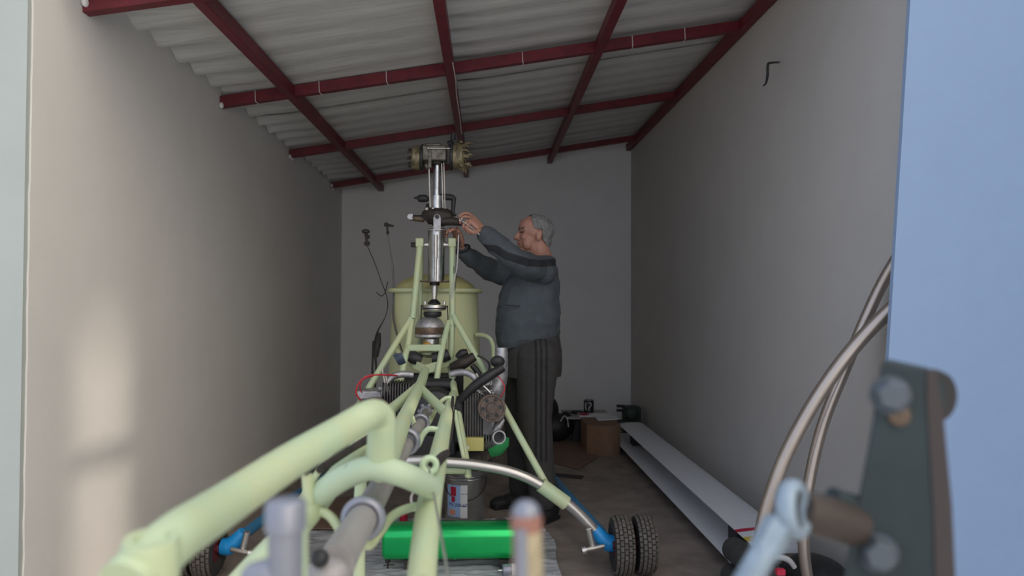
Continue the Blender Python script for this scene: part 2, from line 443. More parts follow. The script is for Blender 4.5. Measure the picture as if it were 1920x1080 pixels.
# control rods and cable along the right longeron
TT('control_rod', [([(849,745,2.6),(845,800,2.1),(838,845,1.7)], .010), ([(852,760,2.6),(846,820,2.1),(833,852,1.62)], .007), ([(836,850,1.62),(812,874,1.3)], .020)], IRON)
TT('control_rod', [([(735,800,1.6),(665,838,1.35),(600,880,1.15)], .014), ([(700,812,1.5),(640,850,1.3)], .008)], IRON)
ey = MB().torus(P(805, 872, 1.28), (.2, -1, .1), .012, .006, 18, 8)
ey.tube([P(805, 882, 1.28), P(803, 930, 1.28)], .008, 10)
part('rod_end', ey, PALE, tb)
T('cable', [(804,876,1.26),(812,920,1.15),(822,975,1.0),(832,1030,.86),(845,1100,.72)], .0038, SATIN, n=8, label='thin grey cable')
part('plug', MB().lathe(P(796, 1046, 1.12)+Vector((0, -.012, 0)), (P(789,1100,1.02)-P(798,1010,1.2)), [(-.008, .012), (-.003, .0165), (.05, .0175)], 20), GREYP, tb)
part('wire_tie', MB().torus(P(793, 935, 1.33), (P(803,900,1.5)-P(790,1000,1.2)), .0215, .0022, 20, 6), SATIN, tb)

# mast, from hub down to gearbox
def Lz(px, py, Y): return P(px, py, Y)
k4 = 4.0/1350
mast = part('rotor_mast', MB().lathe(P(817.5, 528, HY), (0,0,1), [(0,.046),(.004,.046),(.280,.046),(.284,.04)], 32), STEEL, heli, label='thick steel mast tube')
part('mast_shaft', MB().lathe(P(818, 430, HY), (.006,0,1), [(-.02,.02),(.10,.036),(.11,.036),(.185,.036),(.188,.020),(.37,.019)], 24), STEEL, mast)
part('front_rod', MB().tube([P(817,440,HY-.06), P(817,484,HY-.06)], .0115, 12).tube([P(817,480,HY-.06), P(816,526,HY-.06)], .008, 12), SATIN, mast, label='bright rod in front of the mast tube')
part('base_plate', MB().lathe(P(815, 528, HY), (0,0,1), [(-.004,.08),(0,.08)], 24).bar(P(788,527,HY), P(843,527,HY), .04, .008), BRONZE, mast)
part('lower_shaft', MB().lathe(P(815, 528, HY), (-.02,0,-1), [(0,.025),(.022,.025),(.024,.017),(.05,.018),(.10,.013),(.13,.013)], 24), SATIN, mast)
part('sleeve', MB().lathe(P(815, 528, HY), (0,0,-1), [(.002,.027),(.022,.027)], 20), BLACK, mast)
part('sleeve', MB().lathe(P(814,561,HY),(0,0,-1),[(0,.014),(.006,.022),(.022,.036),(.03,.036)],24), BLACK, mast)
tr = part('trunnion', MB().tube([P(796,459,HY), P(842,459,HY)], .013, 14).tube([P(800,459,HY),P(808,459,HY)],.018,14).tube([P(828,459,HY),P(836,459,HY)],.018,14), SATIN, mast)
for px in (776, 858): part('nut', MB().lathe(P(px,459,HY),(1,0,0),[(-.016,.014),(.016,.014)],6), BLACK, tr)
# swashplate
sw = part('swashplate', MB().tube([P(797,412,HY),P(806,406,HY),P(818,406,HY),P(836,408,HY),P(846,412,HY)],[.034,.052,.058,.050,.034],18).tube([P(796,409,HY),P(770,408,HY)],[.018,.016],12).tube([P(820,415,HY-.03),P(846,415,HY-.03),P(866,418,HY-.02)],[.026,.024,.018],12)
     .lathe(P(818,402,HY),(0,0,1),[(-.03,.06),(.012,.058),(.03,.04)],24), IRON, heli)
part('arm_end', MB().lathe(P(769,407,HY-.0),(0,-1,0),[(-.016,.014),(.018,.014)],14).box(P(771,407,HY),(.02,.03,.03)), ALU, sw)
part('arm', MB().tube([P(776,409,HY),P(795,411,HY)],.0175,12), BRONZE, sw)
br = MB(); a0 = P(819,418,HY-.075)
ol = [P(812.5,432,HY-.075),P(812.5,408,HY-.075),P(815,403,HY-.075),P(819.5,401,HY-.075),P(824,403,HY-.075),P(826.5,408,HY-.075),P(826.5,432,HY-.075)]
part('bracket', br.prism(ol,(0,.01,0)), ALU, sw, .001)
part('bolt', MB().lathe(P(819.5,406.5,HY-.075),(0,-1,0),[(0,.0115),(.012,.0115)],12), BLACK, sw)
part('ring_plate', MB().lathe(P(819,432,HY),(0,0,1),[(-.003,.056),(.003,.056)],28).lathe(P(819,428,HY),(0,0,1),[(-.001,.046),(.003,.046)],28), SATIN, sw)
part('knob', MB().ball(P(800,392,HY-.03),.012).ball(P(812,391,HY-.03),.012), SATIN, sw)
part('knob_mount', MB().tube([P(800,395,HY-.02),P(804,384,HY)],.013,10).tube([P(808,398,HY-.02),P(812,388,HY)],.012,10), BLACK, sw)
# scissors / black links
part('link', MB().tube([P(776,371,HY),P(785,371,HY)],[.003,.012],10).tube([P(784,372,HY),P(788,372,HY),P(799,372,HY),P(803,371,HY)],[.016,.021,.021,.012],14).tube([P(803,371,HY),P(816,371,HY)],.008,10), BLACK, heli)
part('link', MB().tube([P(820,370,HY),P(830,369,HY),P(845,370,HY),P(852,372,HY)],[.01,.018,.018,.013],14).tube([P(851,370,HY),P(850,385,HY),P(849,403,HY)],[.014,.012,.009],12).ball(P(849,403,HY),(.022,.012,.010)), BLACK, heli)
for px in (807, 831, 835): part('pitch_rod', MB().tube([P(px-.5,393,HY-.02),P(px-3,305,HY-.02)],.0035 if px != 807 else .0045,8), SATIN, heli)
# hub
hub = part('rotor_hub', MB().box(P(815,290,HY),(.135,.11,.085)).box(P(813,276,HY),(.09,.08,.03)), HUBM, heli, .008)
def drum(cx, cy, R, L, seed, sgn):
    random.seed(seed)
    mb = MB(); c = P(cx, cy, HY)
    mb.lathe(c, (1, 0, -.05), [(-L/2, R*.85), (-L/2+.008, R*.98), (0, R), (L/2-.006, R*.97), (L/2, R*.88)], 28)
    o = part('grip_drum', mb, OIL, hub)
    for k in range(8):
        mc = MB(); a = k*PI/4+.3; p = c+Vector((sgn*(L/2), R*.7*math.cos(a), R*.7*math.sin(a)))
        mc.tube([p-Vector((sgn*.01,0,0)), p+Vector((sgn*.022,0,random.uniform(-.004,.004)))], .0055, 8)
        part('stud', mc, IRON, o)
    part('band', MB().torus(c-Vector((sgn*(L/2-.006),0,0)), (1,0,-.05), R*1.0, .007, 28, 8, sc=1.3), BLACK, o)
drum(783, 296, .068, .062, 3, -1); drum(857, 293, .074, .07, 4, 1)
mb = MB(); random.seed(11)
for k in range(44):      # frayed wrapping on the right grip
    a = random.uniform(0, 2*PI); p = P(868, 293, HY)+Vector((random.uniform(-.03,.012), .06*math.cos(a), .066*math.sin(a)))
    q = p+Vector((random.uniform(.01,.045), random.uniform(-.03,.02), random.uniform(-.035,.02)))
    mb.tube([p, (p+q)/2+Vector((0,-.006,.006)), q], [.007,.008,.004], 6)
part('frayed_wrapping', mb, OIL, hub)
part('stub', MB().tube([P(849,270,HY),P(850,250,HY)],[.016,.013],12).tube([P(841,272,HY),P(856,264,HY)],.02,10), BLACK, hub)
part('tie_rod', MB().tube([P(803,278,HY-.065),P(845,278,HY-.065)],.0045,8).ball(P(803,278,HY-.065),.009), SATIN, hub)
part('hub_fork', MB().box(P(806,298,HY-.05),(.02,.02,.10)).tube([P(798,308,HY-.03),P(804,316,HY-.03)],.014,10), HUBM, hub, .003)
part('lock_ring', MB().torus(P(818,306,HY),(0,0,1),.03,.012,24,8), IRON, hub)

# gearbox below the mast
G = 3.9; kg = G/1350
def gz(py): return P(806, py, G).z
gb = part('gearbox', MB().lathe((P(806,600,G).x, G, gz(594)), (0,0,-1),
     [(0,.03),(.006,.045),(.018,.062),(.036,.074),(.048,.078),(.054,.080),(.058,.078),(.092,.078),(.096,.081),(.106,.081),(.112,.074),(.114,.05)], 36), ALU, heli)
part('ring_band', MB().lathe((P(806,600,G).x, G, gz(613)), (0,0,-1), [(0,.0785),(.002,.0795),(.038,.0795),(.04,.0785)], 36, cap=False), BRONZE, gb)
part('collar', MB().lathe((P(811,600,G).x, G, gz(584)), (0,0,-1), [(0,.046),(.01,.05),(.022,.048),(.03,.04)], 28), BLACK, gb)
fl = part('flange', MB().lathe((P(814,600,G).x, G, gz(572)), (0,0,-1), [(0,.058),(.006,.060),(.026,.062),(.03,.055)], 32), SATIN, gb)
part('flange_plate', MB().bar(P(789,574,G), P(840,575,G), .03, .012).lathe((P(814,600,G).x, G, gz(577)), (0,0,-1), [(0,.064),(.008,.064)], 30), IRON, gb)
for px in (797, 833): part('bolt', MB().lathe(P(px,571,G-.03),(0,0,1),[(0,.008),(.014,.008),(.022,.003)],10), SATIN, fl)
for px in (790, 839): part('tie_wire', MB().tube([P(px,576,G-.03), P(px+(-1 if px<800 else 1),600,G-.03)],.003,6), IRON, gb)
part('neck', MB().lathe((P(808,600,G).x, G, gz(634)), (0,0,-1), [(0,.05),(.004,.045),(.05,.045)], 28), STEEL, gb)
part('sight_glass', MB().ball(P(802,648,G-.025),(.030,.03,.028)), AMBER, gb)
part('foot_plate', MB().lathe((P(805,600,G).x, G, gz(660)), (0,0,-1), [(0,.052),(.006,.058),(.010,.058),(.03,.02)], 28), PALE, gb)

# tank
TY = 4.4
tc_ = P(816, 600, TY); tk = MB(); kt = TY/1350
zt = P(816, 546, TY).z; zb = P(816, 760, TY).z
prof = [(0,.275),(.0,.283),(.02,.283),(.60*0+.35,.272),(zt-zb-.02,.258),(zt-zb,.256)]
tank = part('fuel_tank', MB().lathe((tc_.x, TY, zb), (0,0,1), prof, 48), TANKM, heli, label='large pale yellow green tank with a domed lid')
part('rim', MB().torus((tc_.x, TY, zt+.002), (0,0,1), .275, .014, 48, 10), TANKM, tank)
part('lid', MB().lathe((tc_.x, TY, zt), (0,0,1), [(0,.245),(.03,.235),(.06,.20),(.088,.15),(.098,.12),(.10,.115),(.1,.06),(.112,.04)], 40), LIDM, tank)
part('bar', MB().tube([P(836,700,4.3),P(836,700,4.3)+Vector((0,0,.3))],.01,8), PALE, tank)
T('handle_tube', [(893,628,4.25),(908,629,4.22),(920,637,4.2),(925,655,4.2),(925,690,4.2)], .026, PALE)

# engine
EY = 3.72
eng = part('engine', MB().box(P(810,790,EY),(.26,.30,.30)).lathe(P(815,775,EY-.18),(0,1,0),[(0,.10),(.01,.115),(.1,.12)],32)
   .box(P(868,775,EY-.05),(.09,.22,.20)).box(P(765,785,EY),(.14,.22,.20)).box(P(815,845,EY),(.30,.26,.06)).box(P(812,760,EY+.14),(.32,.10,.34)).tube([P(770,722,EY-.02),P(858,722,EY-.02)],.035,14).tube([P(860,745,EY-.17),P(862,830,EY-.17)],.03,10), BLACK, heli, .012, label='black flat engine block with ribbed cylinders')
def finned(px, py, w_, h_, n, Y=EY-.12):
    mb = MB(); c = P(px, py, Y)
    for i in range(n):
        x = -w_/2+w_*i/(n-1)
        mb.box(c+Vector((x,0,0)), (.004, .16, h_))
    mb.box(c+Vector((0,.02,0)), (w_*.98, .12, h_*.86))
    part('cylinder', mb, FIN, eng, label='ribbed dark cylinder')
finned(897, 778, .13, .24, 11); finned(897, 742, .13, .05, 11, EY-.13)
finned(745, 765, .13, .26, 11)
part('cylinder_head', MB().box(P(915,772,EY-.10),(.07,.14,.22)).box(P(908,735,EY-.10),(.09,.12,.04)), ALU, eng, .01)
part('cylinder_head', MB().box(P(697,738,EY-.08),(.13,.14,.045)).box(P(700,765,EY-.02),(.10,.14,.14)).tube([P(708,729,EY-.15),P(728,729,EY-.15)],.016,10), ALU, eng, .008)
def pulley(px, py, R, Y, ax=(0,-1,0)):
    mb = MB(); c = P(px, py, Y); ax = Vector(ax).normalized(); u = ax.orthogonal().normalized(); v = ax.cross(u)
    mb.lathe(c, ax, [(-.03,R*.8),(-.02,R),(0,R),(.006,R*.97),(.006,R*.84),(.0,R*.80),(.0,R*.4),(.012,R*.36),(.012,.001)], 36)
    o = part('pulley', mb, PULM, eng, label='dark brown pulley wheel with round holes')
    for k in range(6):
        mc = MB(); a = k*PI/3+.35; mc.lathe(c+(u*math.cos(a)+v*math.sin(a))*R*.62, ax, [(-.004,R*.14),(.0025,R*.14)], 14)
        part('hole', mc, BLACK, o)
pulley(922, 765, .068, EY-.26, (.08,-1,0)); pulley(699, 783, .100, EY-.30, (-.15,-1,.45))
# intake arches
T('intake_pipe', [(775,703,EY-.12),(750,702,EY-.13),(734,708,EY-.14),(723,722,EY-.15),(719,742,EY-.15)], .034, ALU, eng)
T('intake_pipe', [(845,702,EY-.12),(862,698,EY-.13),(878,700,EY-.14),(890,708,EY-.15),(896,722,EY-.15)], .034, ALU, eng)
T('hose', [(862,752,EY-.2),(885,728,EY-.22),(915,706,EY-.22),(943,689,EY-.2)], [.03,.045,.05,.042], BLACK, eng)
T('hose', [(850,690,EY),(870,680,EY-.05),(890,668,EY-.05)], [.06,.06,.045], IRON, eng)
T('hose', [(885,684,EY-.08),(895,697,EY-.08),(902,707,EY-.08)], .03, BLACK, eng)
T('breather_hose', [(895,667,EY-.1),(907,672,EY-.1),(917,682,EY-.1),(917,695,EY-.1)], .010, BLACK, eng)
part('dark_cover', MB().tube([P(760,662,EY+.15),P(775,670,EY+.1),P(790,676,EY+.1)],[.02,.035,.03],10).tube([P(858,672,EY+.1),P(866,664,EY+.1),P(877,660,EY+.1)],[.018,.026,.016],10).tube([P(810,672,EY+.1),P(826,670,EY+.1),P(842,664,EY+.1)],[.03,.034,.03],10), BLACK, eng)
wb = MB().tube([P(741,664,EY-.1),P(750,674,EY-.11),P(755,680,EY-.1)],[.008,.022,.016],10)
for k in range(7): wb.tube([P(738+k*2.2,666-k*.8,EY-.13),P(743+k*2.2,675-k*.5,EY-.14),P(748+k*2.0,684-k*.6,EY-.12)],.0035,6)
part('wire_bundle', wb, mat('blue_grey_wires',(.07,.10,.15),.6,noise_s=80,noise_a=.6), eng)
for (x0,y0,x1,y1) in ((725,735,716,690),(731,740,722,700),(893,700,905,720),(898,735,925,752)):
    part('linkage_rod', MB().tube([P(x0,y0,EY-.18),P(x1,y1,EY-.18)],.004,8), SATIN, eng)
part('carburettor', MB().box(P(912,712,EY-.12),(.06,.08,.05)).lathe(P(912,716,EY-.16),(0,-1,.2),[(0,.024),(.02,.022)],16).tube([P(878,735,EY-.16),P(893,732,EY-.16),P(905,738,EY-.16)],.012,10), ALU, eng, .004)
part('cylinder_cover', MB().tube([P(905,722,EY-.2),P(918,735,EY-.2),P(926,748,EY-.2)],.006,8), STEEL, eng)
ex = T('exhaust_pipe', [(940,652,EY-.1),(940,672,EY-.1),(938,705,EY-.08),(930,730,EY-.08),(924,748,EY-.06)], [.064,.068,.078,.088,.08], ALU, eng, 20)
part('clamp', MB().torus(P(940,655,EY-.1),(0,0,1),.029,.004,24,8).torus(P(940,664,EY-.1),(0,0,1),.030,.003,24,8).torus(P(939,676,EY-.1),(0,0,1),.031,.004,24,8), STEEL, ex)
part('port', MB().ball(P(933,678,EY-.14),(.036,.02,.03)), BLACK, ex)
ex2 = T('exhaust_elbow', [(895,822,EY-.1),(910,832,EY-.12),(925,824,EY-.16)], [.04,.055,.06], ALU, eng, 18)
part('open_end', MB().lathe(P(936,820,EY-.24),(.25,-1,0),[(-.09,.022),(-.01,.033),(0,.034),(0,.027),(-.03,.026)],24,cap=False), ALU, ex2)
part('bore', MB().lathe(P(936,820,EY-.23),(.25,-1,0),[(-.03,.024),(-.02,.026)],24), BLACK, ex2)
T('bent_tab', [(925,812,EY-.2),(935,800,EY-.2),(945,786,EY-.2)], [.02,.036,.012], ALU, eng)
T('spark_lead', [(760,706,EY-.1),(725,703,EY-.2),(690,705,EY-.25),(672,720,EY-.26),(668,738,EY-.26),(676,750,EY-.24)], .008, REDW, eng, 8, label='thin red lead')
T('spark_lead', [(700,705,EY-.22),(680,712,EY-.22),(675,725,EY-.22),(678,736,EY-.2)], .006, REDW, eng, 8, label='thin red lead')
T('spark_lead', [(930,702,EY-.2),(942,715,EY-.22),(946,730,EY-.24),(938,744,EY-.24),(930,740,EY-.22)], .006, REDW, eng, 8, label='thin red lead')
part('oil_sump', MB().box(P(888,829,EY-.16),(.10,.12,.065)).tube([P(876,812,EY-.1),P(885,808,EY-.12),P(893,814,EY-.12)],.005,8), YELB, eng, .008, label='olive yellow box')
part('starter_gear', MB().lathe(P(893,857,EY-.12),(0,-1,.5),[(-.02,.055),(0,.068),(.006,.066),(.006,.03),(.015,.028),(.015,.001)],28).torus(P(893,862,EY-.12),(0,-.6,1),.066,.010,28,8), IRON, eng)
part('bracket_tab', MB().box(P(877,839,EY-.25),(.012,.01,.012)), WHITE, eng)
for px, Y in ((925, 3.85), (695, 3.6)):
    part('green_tank', MB().lathe(P(px-6,818,Y),(.12,-.1,-1),[(0,.05),(.02,.10),(.06,.095),(.10,.055),(.105,.04)],24), GREEND, heli, label='small green tank under the engine')
# wires hanging around
T('cable', [(851,500,3.96),(849,540,3.95),(843,560,3.95),(846,612,3.9)], .004, BLACK, n=6)
T('push_rod', [(860,440,3.92),(857,500,3.92),(853,520,3.92),(846,560,3.92)], .0075, SATIN, n=8)
T('cable', [(862,435,3.92),(858,500,3.93),(851,560,3.95)], .003, BLACK, n=6)
# two rigid control cables at the left with end fittings
c1 = T('control_cable', [(689,462,4.3),(703,494,4.3),(715,528,4.3),(724,552,4.3),(727,572,4.3),(722,595,4.25),(708,622,4.2),(703,650,4.1),(705,690,4.0),(703,730,3.9)], [.005,.005,.005,.006,.006,.006,.012,.018,.012,.010], IRON, n=8)
part('end_fitting', MB().ball(P(686,434,4.3),(.024,.02,.014)).tube([P(686,436,4.3),P(689,462,4.3)],[.010,.007],8).ball(P(690,444,4.3),.012).tube([P(683,457,4.3),P(693,456,4.3)],.011,8), IRON, c1)
part('sheath', MB().tube([P(711,625,4.15),P(708,645,4.12),P(704,668,4.08)],[.010,.020,.016],10).tube([P(700,640,4.1),P(698,700,4.0)],.006,8), BLACK, c1)
part('wire_tail', MB().tube([P(727,528,4.35),P(722,548,4.3),P(715,555,4.3),P(706,548,4.3)],.0028,6), IRON, c1)
c2 = T('control_cable', [(726,430,4.3),(731,462,4.3),(736,500,4.3),(738,545,4.3),(737,590,4.25),(745,630,4.15),(757,668,4.0)], [.005,.006,.011,.012,.012,.012,.010], mat('cable_sheath',(.14,.14,.14),.4,.3), n=10)
part('end_fitting', MB().tube([P(721,421,4.3),P(738,424,4.3)],[.011,.006],8).ball(P(724,421,4.3),.013).tube([P(726,424,4.3),P(727,440,4.3)],.006,8).ball(P(727,436,4.3),.010), IRON, c2)

# landing gear
ct = T('cross_tube', [(530,1000,3.40),(600,932,3.36),(700,874,3.36),(780,863,3.36),(830,866,3.36),(900,873,3.36),(965,887,3.36),(1020,913,3.36),(1075,953,3.36),(1122,1002,3.36)], .048, SATIN)
part('fitting', MB().tube([P(1014,909,3.36),P(1062,944,3.36)],.034,20), PALE, ct)
part('fitting', MB().tube([P(585,944,3.36),P(540,990,3.36)],.034,20), PALE, ct)
part('saddle', MB().torus(P(878,892,3.4),(0,0,1),.006,.012,16,8), PALE, ct)
for s_, dx, lab in ((1, 0, 'right'), (-1, 0, 'left')):
    cx = -.285
    def Q(p):
        return p if s_ > 0 else Vector((2*cx-p.x, p.y, p.z))
    bs = part('skid_boot', MB().tube([Q(P(1114,992,3.36)),Q(P(1130,1010,3.36)),Q(P(1142,1018,3.36)),Q(P(1154,1018,3.36))],[.026,.036,.04,.036],20), BLUEP, heli, label='bright blue boot at the end of the cross tube')
    part('skid_tube', MB().tube([Q(P(1128,1000,3.5)),Q(P(1070,935,4.0)),Q(P(1035,893,4.7)),Q(P(1030,875,5.3))],.026,16), BLUED, heli, label='dark blue skid tube')
    part('tie_down', MB().tube([Q(P(1104,992,3.3)),Q(P(1112,1026,3.3))],.014,12).tube([Q(P(1094,1032,3.27)),Q(P(1132,1024,3.3))],.011,12).tube([Q(P(1092,1033,3.27)),Q(P(1099,1031,3.27))],.017,12), SATIN, heli)
    for j, (px, py, Y) in enumerate(((1165,1022,3.32),(1207,1020,3.34))):
        c = Q(P(px, py, Y)); c.z = .136
        if s_ < 0: c.x -= .02
        wh = part('wheel', MB().lathe(c, (1,0,0), [(-.03,.02),(-.03,.06),(.03,.06),(.03,.02)], 24).lathe(c,(1,0,0),[(-.04,.018),(.04,.018)],14), RIMR, heli, label='small wheel with a dark red rim')
        mb = MB(); R = .112
        mb.lathe(c, (1,0,0), [(-.028,.056),(-.038,.066),(-.044,.088),(-.041,.108),(-.032,.122),(-.015,.128),(.015,.128),(.032,.122),(.041,.108),(.044,.088),(.038,.066),(.028,.056),(-.028,.056)], 40, cap=False)
        ty = part('tyre', mb, RUBBER, wh)
        tm = MB(); nb = 34
        for k in range(nb):
            for (xo, rr, hw, tilt) in ((-.034,.122,.010,.55),(-.018,.1285,.012,.18),(0,.1295,.012,0),(.018,.1285,.012,-.18),(.034,.122,.010,-.55)):
                a = 2*PI*(k+(.5 if abs(xo) in (.018,) else 0))/nb
                Rx = Matrix.Rotation(a, 3, 'X') @ Matrix.Rotation(tilt*-1, 3, 'Y')
                tm.box(c + Matrix.Rotation(a, 3, 'X') @ Vector((xo, 0, rr)), (hw+.002, .019, .010), Rx)
        part('tread', tm, TYREL, ty)

# tail rotor pieces close to the lens
tr_ = T('tail_post', [(536,975,.50),(534,1150,.50)], [.0235,.0235], GREYP, n=24, label='grey steel post with a collar')
part('collar', MB().lathe(P(536,958,.50),(0,0,1),[(-.0125,.0115),(-.0125,.0138),(.005,.0138),(.0075,.0118),(.009,.006)],28), GREYP, tr_)
T('green_stub', [(562,985,.56),(561,1150,.56)], .012, PALE)
st = T('tail_pin', [(988,975,.46),(992,1160,.46)], [.0185,.0205], OCHRE, n=20, label='upright pin with blue, ochre and rust coloured streaks')
part('rust_ring', MB().lathe(P(987,984,.46),(0,0,1),[(-.003,.0098),(.004,.0102),(.007,.0090)],24), RUSTY, st)
part('pin_tip', MB().ball(P(986,962,.46),(.0092,.0092,.0085)), GREYP, st)
part('blue_streak', MB().tube([P(978,990,.453),P(980,1090,.453)],.0042,10), GREYP, st)
part('rust_streak', MB().tube([P(969,985,.457),P(972,1090,.457)],.0028,10), RUSTY, st)
part('white_fitting', MB().tube([P(470,1075,.5),P(520,1062,.5),P(560,1064,.5)],.007,12).ball(P(500,1080,.5),(.018,.01,.011)), GREYP, tr_)
part('brown_lug', MB().ball(P(600,1047,.8),(.010,.01,.010)), BLACK, sh)
part('end_yoke', MB().ball(P(615,1075,.82),(.026,.02,.018)), SHAFTM, sh)
YP = .55
pl = part('tail_rotor_arm', MB().prism([P(1654,676,YP),P(1690,684,YP),P(1738,694,YP),P(1750,760,YP),P(1768,950,YP),P(1776,1120,YP),P(1575,1120,YP),P(1606,950,YP),P(1634,800,YP),P(1645,720,YP)], (.016,.022,0)), [PLATEM], heli, .002, label='dark grey green tail rotor arm plate')
part('edge_strip', MB().prism([P(1738,694,YP-.001),P(1750,760,YP-.001),P(1768,950,YP-.001),P(1776,1120,YP-.001),P(1755,1120,YP-.001),P(1750,950,YP-.001),P(1738,760,YP-.001)], (.008,.001,0)), PLATEE, pl)
part('bush', MB().lathe(P(1750,742,YP+.03),(.35,-1,0),[(-.02,.021),(0,.022),(.006,.020)],28), RUBBER, pl)
part('bush_face', MB().lathe(P(1742,742,YP+.02),(.35,-1,0),[(-.01,.017),(.002,.017)],28), PLATEM, pl)
for (px,py) in ((1668,740),(1645,1035)):
    part('bolt_head', MB().lathe(P(px,py,YP),(-.25,-1,0),[(0,.0135),(.008,.0135),(.012,.0105)],6).lathe(P(px,py,YP),(-.25,-1,0),[(0,.015),(.003,.015)],20), mat('dull_bolt',(.10,.12,.14),.5,.5), pl)
part('brown_disc', MB().lathe(P(1684,778,YP),(-.25,-1,0),[(0,.009),(.004,.008)],16), BRONZE, pl)  # small brown disc below the upper bolt head
part('spindle', MB().tube([P(1500,952,.53),P(1535,965,.54),P(1600,985,.56)],[.0125,.0165,.0165],20), mat('dark_spindle',(.07,.055,.045),.5,.4), pl)
part('spindle_cap', MB().tube([P(1560,930,.55),P(1600,948,.56)],[.007,.009],12), PLATEM, pl)
rb = part('ball_joint_rod', MB().torus(P(1488,955,.52),(1,-.9,.2),.0165,.0052,28,12,sc=1.4).tube([P(1462,975,.515),P(1440,1020,.51),P(1385,1120,.50)],[.0085,.009,.010],16), RODBL, heli, label='pale blue rod with a ring end')
part('rod_nut', MB().lathe(P(1447,1008,.512),(P(1385,1120,.50)-P(1462,975,.515)),[(-.012,.011),(.012,.011)],6), RODBL, rb)
part('rubber_ring', MB().torus(P(1505,958,.528),(1,-.9,.2),.0150,.0032,24,10), RUBBER, rb)

# ------------------------------------------------------------------ on the floor
# plastic film
mb = MB(); NX, NY = 130, 200; vs = []; fs = []
for j in range(NY+1):
    for i in range(NX+1):
        u = i/NX; v = j/NY
        x = -1.0+1.36*u + .05*noise.noise(Vector((v*5,0,3))) - .12*(1-v)*0
        y = 2.62+1.55*v + .06*noise.noise(Vector((u*5,7,0)))
        z = .012+.012*noise.noise(Vector((x*5,y*30,0)))+.007*noise.noise(Vector((x*16,y*55,4)))
        vs.append((x, y, max(z, .002)))
for j in range(NY):
    for i in range(NX):
        a = j*(NX+1)+i; fs.append((a, a+1, a+NX+2, a+NX+1))
mb.add(vs, fs)
solo('plastic_sheet', mb, CLEARP, 'crumpled grey plastic sheet spread on the floor under the helicopter', 'plastic sheet', loc=Vector((-.3,3.4,.002)))
# green tank
Yg = 3.42; g0 = P(720, 1012, Yg); g1 = P(984, 1016, Yg)
def rbox(mb, x0, x1, y, z, w_, h_, r, n=6):
    sec = []
    for (sx, sz) in ((1,1),(-1,1),(-1,-1),(1,-1)):
        base = {(1,1):0,(-1,1):PI/2,(-1,-1):PI,(1,-1):1.5*PI}[(sx,sz)]
        for k in range(n+1):
            a = base+k*PI/2/n
            sec.append((sx*(w_/2-r)+r*math.cos(a), sz*(h_/2-r)+r*math.sin(a)))
    xs = [(x0, .86), (x0+.006, .95), (x0+.016, 1), (x1-.016, 1), (x1-.006, .95), (x1, .86)]
    vs = []; fs = []; m = len(sec)
    for (x, s) in xs: vs += [(x, y+a*s, z+b*s) for a, b in sec]
    for i in range(len(xs)-1):
        for k in range(m): fs.append((i*m+k, i*m+(k+1) % m, (i+1)*m+(k+1) % m, (i+1)*m+k))
    fs.append(list(range(m))[::-1]); fs.append([(len(xs)-1)*m+k for k in range(m)])
    mb.add(vs, fs)
gt = thing('green_metal_tank', 'long shiny green metal tank lying on the plastic sheet below the tail boom', 'tank', (g0.x+.3, Yg, .0))
mb = MB(); rbox(mb, g0.x, g1.x, Yg, .135, .15, .155, .045); part('tank_body', mb, GREENT, gt)
mb = MB(); xs_ = P(855,1010,Yg).x; rbox(mb, xs_-.010, xs_+.010, Yg, .135, .155, .160, .046); part('seam_band', mb, GREENT, gt)
xn = P(729,1010,Yg).x
part('drain_cock', MB().lathe((xn, Yg-.03, .062), (0,0,-1), [(0,.014),(.018,.012),(.02,.005),(.05,.004)], 12).tube([(xn-.02,Yg-.03,.030),(xn+.03,Yg-.035,.034)],.003,8), IRON, gt)
for x in (g0.x+.12, g1.x-.10): part('foot', MB().box((x, Yg, .033), (.04, .10, .05)), IRON, gt)
cf = thing('filter_can', 'small grey cylinder with a white label lying beside the green tank', 'filter', P(955,1062,3.3))
c0 = P(957,1049,3.3); c0.z = .036
part('can', MB().lathe(c0,(1,.1,0),[(-.035,.025),(-.03,.027),(.035,.027),(.04,.024)],24), GREYP, cf)
part('paper_label', MB().lathe(c0,(1,.1,0),[(.005,.0275),(.028,.0275)],24,cap=False), WHITE, cf)
part('spigot', MB().tube([c0-Vector((.035,.003,0)), c0-Vector((.055,.005,0))],.004,8), STEEL, cf)
# paint bucket
bk = P(872,978,4.14); bk.z = 0
pb = thing('paint_bucket', 'shiny metal paint bucket with a blue, red and white label standing under the helicopter', 'bucket', bk)
part('bucket_body', MB().lathe(bk,(0,0,1),[(0.002,.108),(.0,.112),(.006,.114),(.27,.118),(.275,.12),(.275,.112),(.03,.105)],40), SATIN, pb)
part('rim', MB().torus(bk+Vector((0,0,.278)),(0,0,1),.119,.006,40,8).torus(bk+Vector((0,0,.262)),(0,0,1),.119,.005,40,8), STEEL, pb)
part('lid', MB().lathe(bk+Vector((0,0,.262)),(0,0,1),[(0,.11),(.006,.11)],36), STEEL, pb)
hd = MB(); pts = []
for k in range(9):
    a = PI*k/8; pts.append(bk+Vector((.122*math.cos(a), -.128*math.sin(a)*.9, .25-.10*math.sin(a))))
part('wire_handle', hd.tube(pts,.0025,6), IRON, pb)
def wrap(mb, a0, a1, z0, z1, R, n=14):
    vs = []; fs = []
    for i in range(n+1):
        a = a0+(a1-a0)*i/n
        for z in (z0, z1): vs.append(bk+Vector((R*math.sin(a), -R*math.cos(a), z)))
    for i in range(n): fs.append((2*i, 2*i+2, 2*i+3, 2*i+1))
    mb.add(vs, fs)
R_ = .1185
lb = MB(); wrap(lb, -.95, .10, .06, .235, R_); lbo = part('label_sheet', lb, LBLUE, pb)
